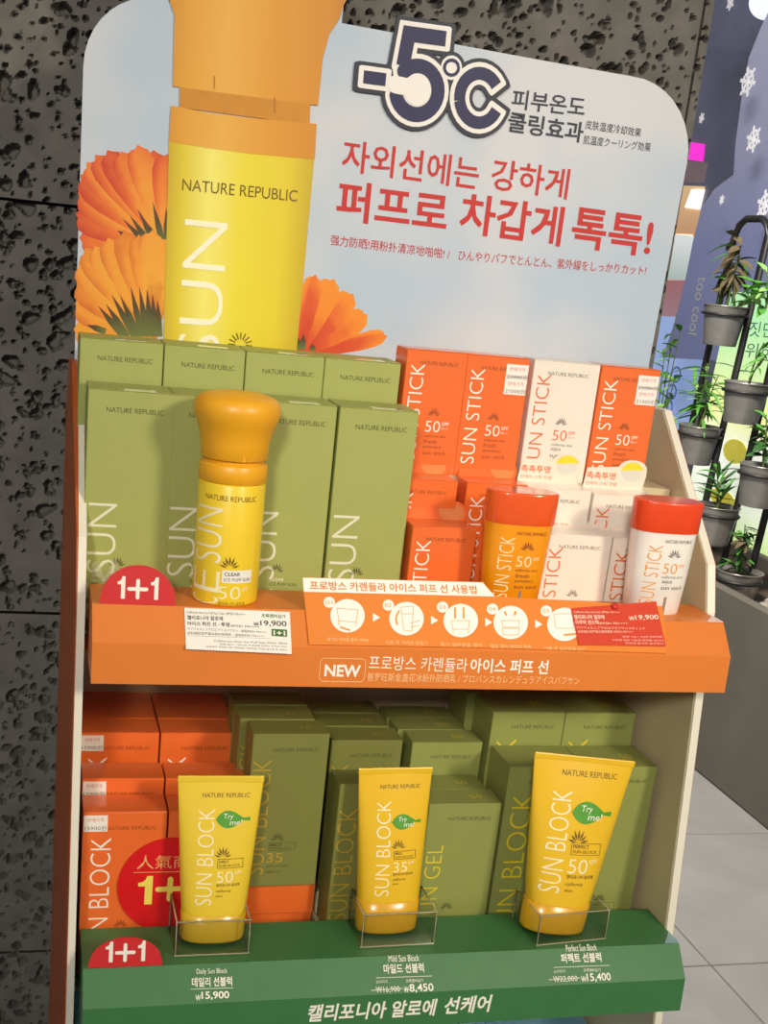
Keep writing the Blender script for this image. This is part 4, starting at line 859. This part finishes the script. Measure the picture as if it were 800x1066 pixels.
def plant(name, c, label, stems, mats, ll, lw, per, bend=-.3, up=.3, seed=1):
    rd = random.Random(seed); r = empty(name, (c[0], c[1], c[2] - 12), label, 'plant', 'plants on the rack')
    lm = [leafmesh(m, ll * k, lw * k, b) for m in mats for k, b in ((1, bend), (.75, bend * 1.5), (.9, bend * .3))]
    ms = mat('stem_' + name, '#4f5a2c', .6)
    for i, (dx, dy, h) in enumerate(stems):
        pts = [(dx * .15 * (1 - t) + dx * t * t, dy * .15 * (1 - t) + dy * t * t, h * t) for t in np.linspace(0, 1, 6)]
        part('stem', MB().tube(pts, np.linspace(3.2, 1.5, 6), 6).mesh('stem', ms), r)
        for j in range(per):
            t = .35 + .65 * (j + rd.random() * .6) / per; q = (dx * .15 * (1 - t) + dx * t * t, dy * .15 * (1 - t) + dy * t * t, h * t)
            o = part('leaf', rd.choice(lm), r, loc=Vector(q) * S); o.rotation_euler = (rd.uniform(-.5, .5), -rd.uniform(up - .5, up + .6), rd.uniform(0, 6.28))
plant('withered_plant', p1, 'withered drooping plant in the topmost tin pot', [(10, 45, 225), (0, -20, 190), (-20, -60, 160), (10, 20, 120)], [ml[3], ml[3], ml[0]], 62, 24, 12, -.9, -.1, 3)
plant('palm_seedling', p2, 'feathery light green palm seedling above the side board', [(0, 30, 200), (0, -50, 170), (-10, 70, 130), (0, -10, 90)], [ml[1], ml[0]], 95, 14, 14, -.5, .3, 5)
plant('leafy_vine', rpl(800, 300, -40), 'bright leafy vine reaching over the upper right bar', [(0, 30, 90), (0, 90, 30), (-20, 10, 140)], [ml[0], ml[1]], 70, 30, 5, -.3, .1, 8) if False else None
plant('grassy_plant', p3, 'thin stemmed plant in the middle tin pot', [(0, -45, 130), (0, -70, 95)], [ml[0]], 70, 12, 6, -.4, .5, 9)
plant('trailing_plant', p4, 'dark trailing plant in the tin pot at the right edge', [(-10, 25, 150), (0, 50, 90), (-20, 0, 110)], [ml[2], ml[0]], 48, 20, 13, -.4, .2, 11)
plant('spiky_plant', p5, 'spiky leaved plant in the pot behind the white stick', [(0, 55, 120), (0, 20, 80), (0, -30, 60)], [ml[2], ml[0]], 80, 13, 12, -.2, .6, 13)
plant('flowering_herb', p6, 'wiry herb with small leaves in the lowest pot', [(-20, -10, 150), (-10, 20, 120), (-30, -40, 140), (-50, 5, 40)], [ml[0], ml[3], ml[2]], 44, 18, 11, -.5, .2, 17)
plant('leafy_vine', atX(800, 318, RX - 60), 'bright green leafy vine at the upper right bar', [(0, 60, 60), (0, 110, 20), (-20, 20, 110)], [ml[0], ml[1]], 74, 28, 7, -.3, .1, 21)
q = atX(690, 420, 2120); plant('climbing_foliage', (q[0], q[1], -592), 'light green foliage showing beside the header board edge', [(0, 10, 760), (0, -40, 710), (0, 50, 640), (0, -60, 560)], [ml[1], ml[0]], 60, 30, 12, -.4, .2, 23)

# ================================================================== WINDOW AND STREET
solo('wall_rear', MB().box(-1500, 2440, 7000, 7080, -1100, 1700).mesh('wall_rear', mat('rear_plaster', '#8d8b88', .8, var=.06, scale=3)), (0, 0, 0), 'plain grey rear wall far behind the pillar', 'wall', kind='structure')
gm = bpy.data.materials.new('window_glass'); gm.use_nodes = True; nt = gm.node_tree; nt.nodes.remove(nt.nodes['Principled BSDF'])
tr = nt.nodes.new('ShaderNodeBsdfTransparent'); tr.inputs[0].default_value = (.93, .94, .96, 1); gl = nt.nodes.new('ShaderNodeBsdfGlossy'); gl.inputs['Roughness'].default_value = .03; mx = nt.nodes.new('ShaderNodeMixShader'); mx.inputs[0].default_value = .07
nt.links.new(tr.outputs[0], mx.inputs[1]); nt.links.new(gl.outputs[0], mx.inputs[2]); nt.links.new(mx.outputs[0], nt.nodes['Material Output'].inputs[0])
solo('window_1', MB().box(2450, 2458, 300, 7000, -1100, 2300).mesh('window', gm), (0, 0, 0), 'large shop window pane with snowflake stickers', 'window', kind='structure')
def snow(u, v, s, label):
    p = atX(u, v, 2447); mb = MB()
    for k in range(6):
        t = k * math.pi / 3; d = np.array([math.cos(t), math.sin(t)]); n = np.array([-d[1], d[0]])
        prof = [d * s * a + n * s * b for a, b in ((0, -.12), (.45, -.12), (.55, -.34), (.72, -.3), (.68, -.12), (1, -.14), (1.06, 0), (1, .14), (.68, .12), (.72, .3), (.55, .34), (.45, .12), (0, .12))]
        mb.prism_y(prof, -1 - .2 * k, -.2 * k)
    mb.v = [(y, -x, z) for x, y, z in mb.v]
    solo('snowflake_sticker', mb.mesh('snow', mat('snow_film', '#f6f8ff', .5, var=0)), (p[0], p[1], p[2]), label, 'sticker', 'snowflake window stickers', rot=(random.uniform(0, 1), 0, 0))
snow(779, 85, 52, 'large white snowflake sticker, upper one at the right'); snow(785, 145, 46, 'large white snowflake sticker, second below the top right'); snow(731, 123, 20, 'small white snowflake sticker beside the header corner')
snow(761, 3, 26, 'white snowflake sticker cut by the top edge'); snow(752, 208, 18, 'tiny white snowflake sticker above the rack'); snow(797, 213, 50, 'white snowflake sticker at the right edge above the rack')
def flat(name, x, corners, m, label, cat, th=12):
    """a board parallel to the window; corners are pixels of its (y, z) outline"""
    pts = [atX(u, v, x) for u, v in corners]; ys = [p[1] for p in pts]; zs = [p[2] for p in pts]; o = (x, sum(ys) / len(ys), min(zs))
    mb = MB(); n = len(pts); mb.add([(x, p[1], p[2]) for p in pts] + [(x + th, p[1], p[2]) for p in pts], [tuple(range(n)), tuple(range(n, 2 * n))[::-1]] + [(i, n + i, n + (i + 1) % n, (i + 1) % n) for i in range(n)])
    r = empty(name, o, label, cat); part('panel', fixn(mb.mesh(name, m, o)), r); return r, o
def ftext(r, o, x, body, p0, p1, h, m, vert=False, **k):
    cv = lambda u, v: (-atX(u, v, x)[1], atX(u, v, x)[2]); mb = MB(); a = cv(*p0); b = cv(*p1); c = cv(p0[0], p0[1] - h)
    text(mb, body, a[0], a[1], b[0] - a[0], c[1] - a[1], lambda s_, t: (x, -s_, t), slope=(b[1] - a[1]) / max(1e-6, b[0] - a[0]), **k); part('lettering', mb.mesh('l', m, o), r)
# bright poster; its brightness is put in as its own glow
yp = ramp_mat('poster_glow', [(0, '#7fbf72'), (.18, '#b8dc52'), (.36, '#eef2d8'), (.55, '#f2f4e4'), (.68, '#eff090'), (.82, '#cfe8a4'), (1, '#a8dca0')], 2, 0, 1.05, emit=1.0, noise=.2)
r, o = flat('glowing_poster', 2550, [(697, 600), (840, 640), (860, 306), (762, 304)], yp, 'yellow and green poster with added glow, behind the plants', 'poster', 40)
inkp = mat('poster_green_ink', '#5f9a80', .5, var=0)
ftext(r, o, 2548, '짓단', (779, 350), (806, 352), 16, inkp); ftext(r, o, 2548, '위하', (775, 372), (806, 375), 16, inkp)
mb = MB().prism_y(disc(0, 0, 85, 45, 24), -3, 0); mb.v = [(y, -x, z) for x, y, z in mb.v]; q = atX(766, 470, 2549)
part('poster_motif', mb.mesh('m', mat('poster_yellow', '#e8d84a', .5, emit=.5), (o[0] - q[0], o[1] - q[1], o[2] - q[2])), r)
mb = MB().prism_y(disc(0, 0, 95, 30, 24), -3, 0); mb.v = [(y, -x, z) for x, y, z in mb.v]; q = atX(752, 518, 2549); part('poster_motif', mb.mesh('m', MATS['poster_yellow'], (o[0] - q[0], o[1] - q[1], o[2] - q[2])), r)
# pale blue banner, light on the cloth put in as emission
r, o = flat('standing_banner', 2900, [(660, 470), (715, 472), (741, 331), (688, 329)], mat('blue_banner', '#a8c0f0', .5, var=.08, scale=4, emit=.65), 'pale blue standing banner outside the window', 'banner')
part('foot', MB().box(2900, 2912, o[1] - 25, o[1] + 25, -1104, o[2] + 5).mesh('foot', m_dark, o), r)
for v_ in (390, 408, 424):
    q = atX(702 - (v_ - 400) * .25, v_, 2896); mb = MB().stroke(disc(0, 0, 42, 34, 20), 10, -2, closed=True, y1=0); mb.v = [(y, -x, z) for x, y, z in mb.v]
    part('banner_motif', mb.mesh('m', mat('banner_ink', '#7e92cc', .5, emit=.25), (o[0] - q[0], o[1] - q[1], o[2] - q[2])), r)
# lavender figure poster with vertical wording; emission stands in for light on it
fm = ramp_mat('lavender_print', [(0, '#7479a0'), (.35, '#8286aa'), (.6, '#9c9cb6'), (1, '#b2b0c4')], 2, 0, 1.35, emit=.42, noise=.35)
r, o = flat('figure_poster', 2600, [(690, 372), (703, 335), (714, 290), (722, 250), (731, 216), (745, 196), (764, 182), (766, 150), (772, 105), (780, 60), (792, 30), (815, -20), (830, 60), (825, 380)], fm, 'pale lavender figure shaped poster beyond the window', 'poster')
a = atX(730, 288, 2597); t_, f_, _ = text_raw('too cool')
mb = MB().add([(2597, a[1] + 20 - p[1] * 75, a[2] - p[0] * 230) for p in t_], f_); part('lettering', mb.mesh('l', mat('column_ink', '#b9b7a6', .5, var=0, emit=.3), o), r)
flat('glare_lamp', 2620, [(797 + 17 * math.cos(t), 4 - 17 * math.sin(t)) for t in np.linspace(0, 2 * math.pi, 25)[:-1]], mat('glare_lamp', '#dfeaff', .4, emit=1.3), 'bluish white street lamp at the top right corner', 'light')
# street front; facade and awning glow in place of street light
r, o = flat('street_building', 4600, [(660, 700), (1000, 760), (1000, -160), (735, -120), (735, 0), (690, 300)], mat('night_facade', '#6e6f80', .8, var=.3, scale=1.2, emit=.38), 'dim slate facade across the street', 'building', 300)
flat('neon_sign', 4586, [(716, 166), (731, 168), (733, 150), (719, 148)], mat('pink_neon', '#f028c0', .4, emit=1.4), 'glowing pink sign across the street', 'sign')
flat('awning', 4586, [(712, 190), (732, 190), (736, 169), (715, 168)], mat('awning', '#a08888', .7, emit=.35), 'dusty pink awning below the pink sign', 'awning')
flat('lit_shop_window', 4588, [(698, 243), (723, 246), (733, 194), (708, 193)], ramp_mat('warm_shop', [(0, '#d9a070'), (1, '#f6d49a')], 2, 0, .5, emit=.8), 'warm orange lit shop window across the street', 'window')
flat('shop_light', 4576, [(713, 216), (728, 218), (733, 197), (720, 197)], mat('shop_lamp', '#fff2e6', .4, emit=1.5), 'bright white lamp in the orange shop window', 'light')
flat('lit_panel', 4588, [(687, 292), (712, 292), (722, 244), (697, 243)], ramp_mat('white_panel', [(0, '#b9c9bc'), (.6, '#f4f6ee'), (1, '#fffaf0')], 2, 0, .5, emit=.8), 'white lit panel below the orange shop window', 'sign')
flat('red_strip', 4588, [(676, 335), (706, 340), (714, 292), (685, 290)], ramp_mat('red_strip', [(0, '#c8a0a8'), (1, '#d07a78')], 2, 0, .4, emit=.5), 'pinkish red panel under the white one', 'sign')
flat('orange_lamp', 4588, [(762, 220), (770, 221), (773, 207), (765, 207)], mat('orange_lamp', '#e07048', .5, emit=.8), 'small orange lit lamp far outside', 'light')
flat('orange_lamp', 4588, [(740, 205), (746, 205), (748, 199), (742, 199)], mat('orange_lamp', '#e07048'), 'tiny orange lit lamp left of the bigger one', 'light')
flat('lit_doorway', 4588, [(755, 300), (768, 302), (780, 232), (765, 232)], mat('pale_door', '#f4e8c4', .5, emit=.8), 'pale yellow lit doorway behind the withered plant', 'door')


# crumpled clear wrap tucked beside the first green carton
n = 9; vs = []
for i in range(n):
    for j in range(n):
        vs.append((1 + 20 * i / (n - 1) + random.uniform(-1, 1), 50 + random.uniform(-2.5, 2.5), .3 + 17 * j / (n - 1) * (.6 + .4 * math.sin(i * 1.3)) + (random.uniform(-.8, .8) if j else 0)))
mb = MB().add([(x - 11, y - 50, z) for x, y, z in vs], [(i * n + j, (i + 1) * n + j, (i + 1) * n + j + 1, i * n + j + 1) for i in range(n - 1) for j in range(n - 1)])
wf = mat('wrap_film', '#d8d2c4', .12, var=0, trans=.0); nt = wf.node_tree; pb = nt.nodes['Principled BSDF']; pb.inputs['Alpha'].default_value = .28
solo('plastic_wrap', mb.mesh('wrap', wf), (11, 51, 0), 'crumpled clear plastic wrap beside the red 1+1 sign', 'plastic wrap')
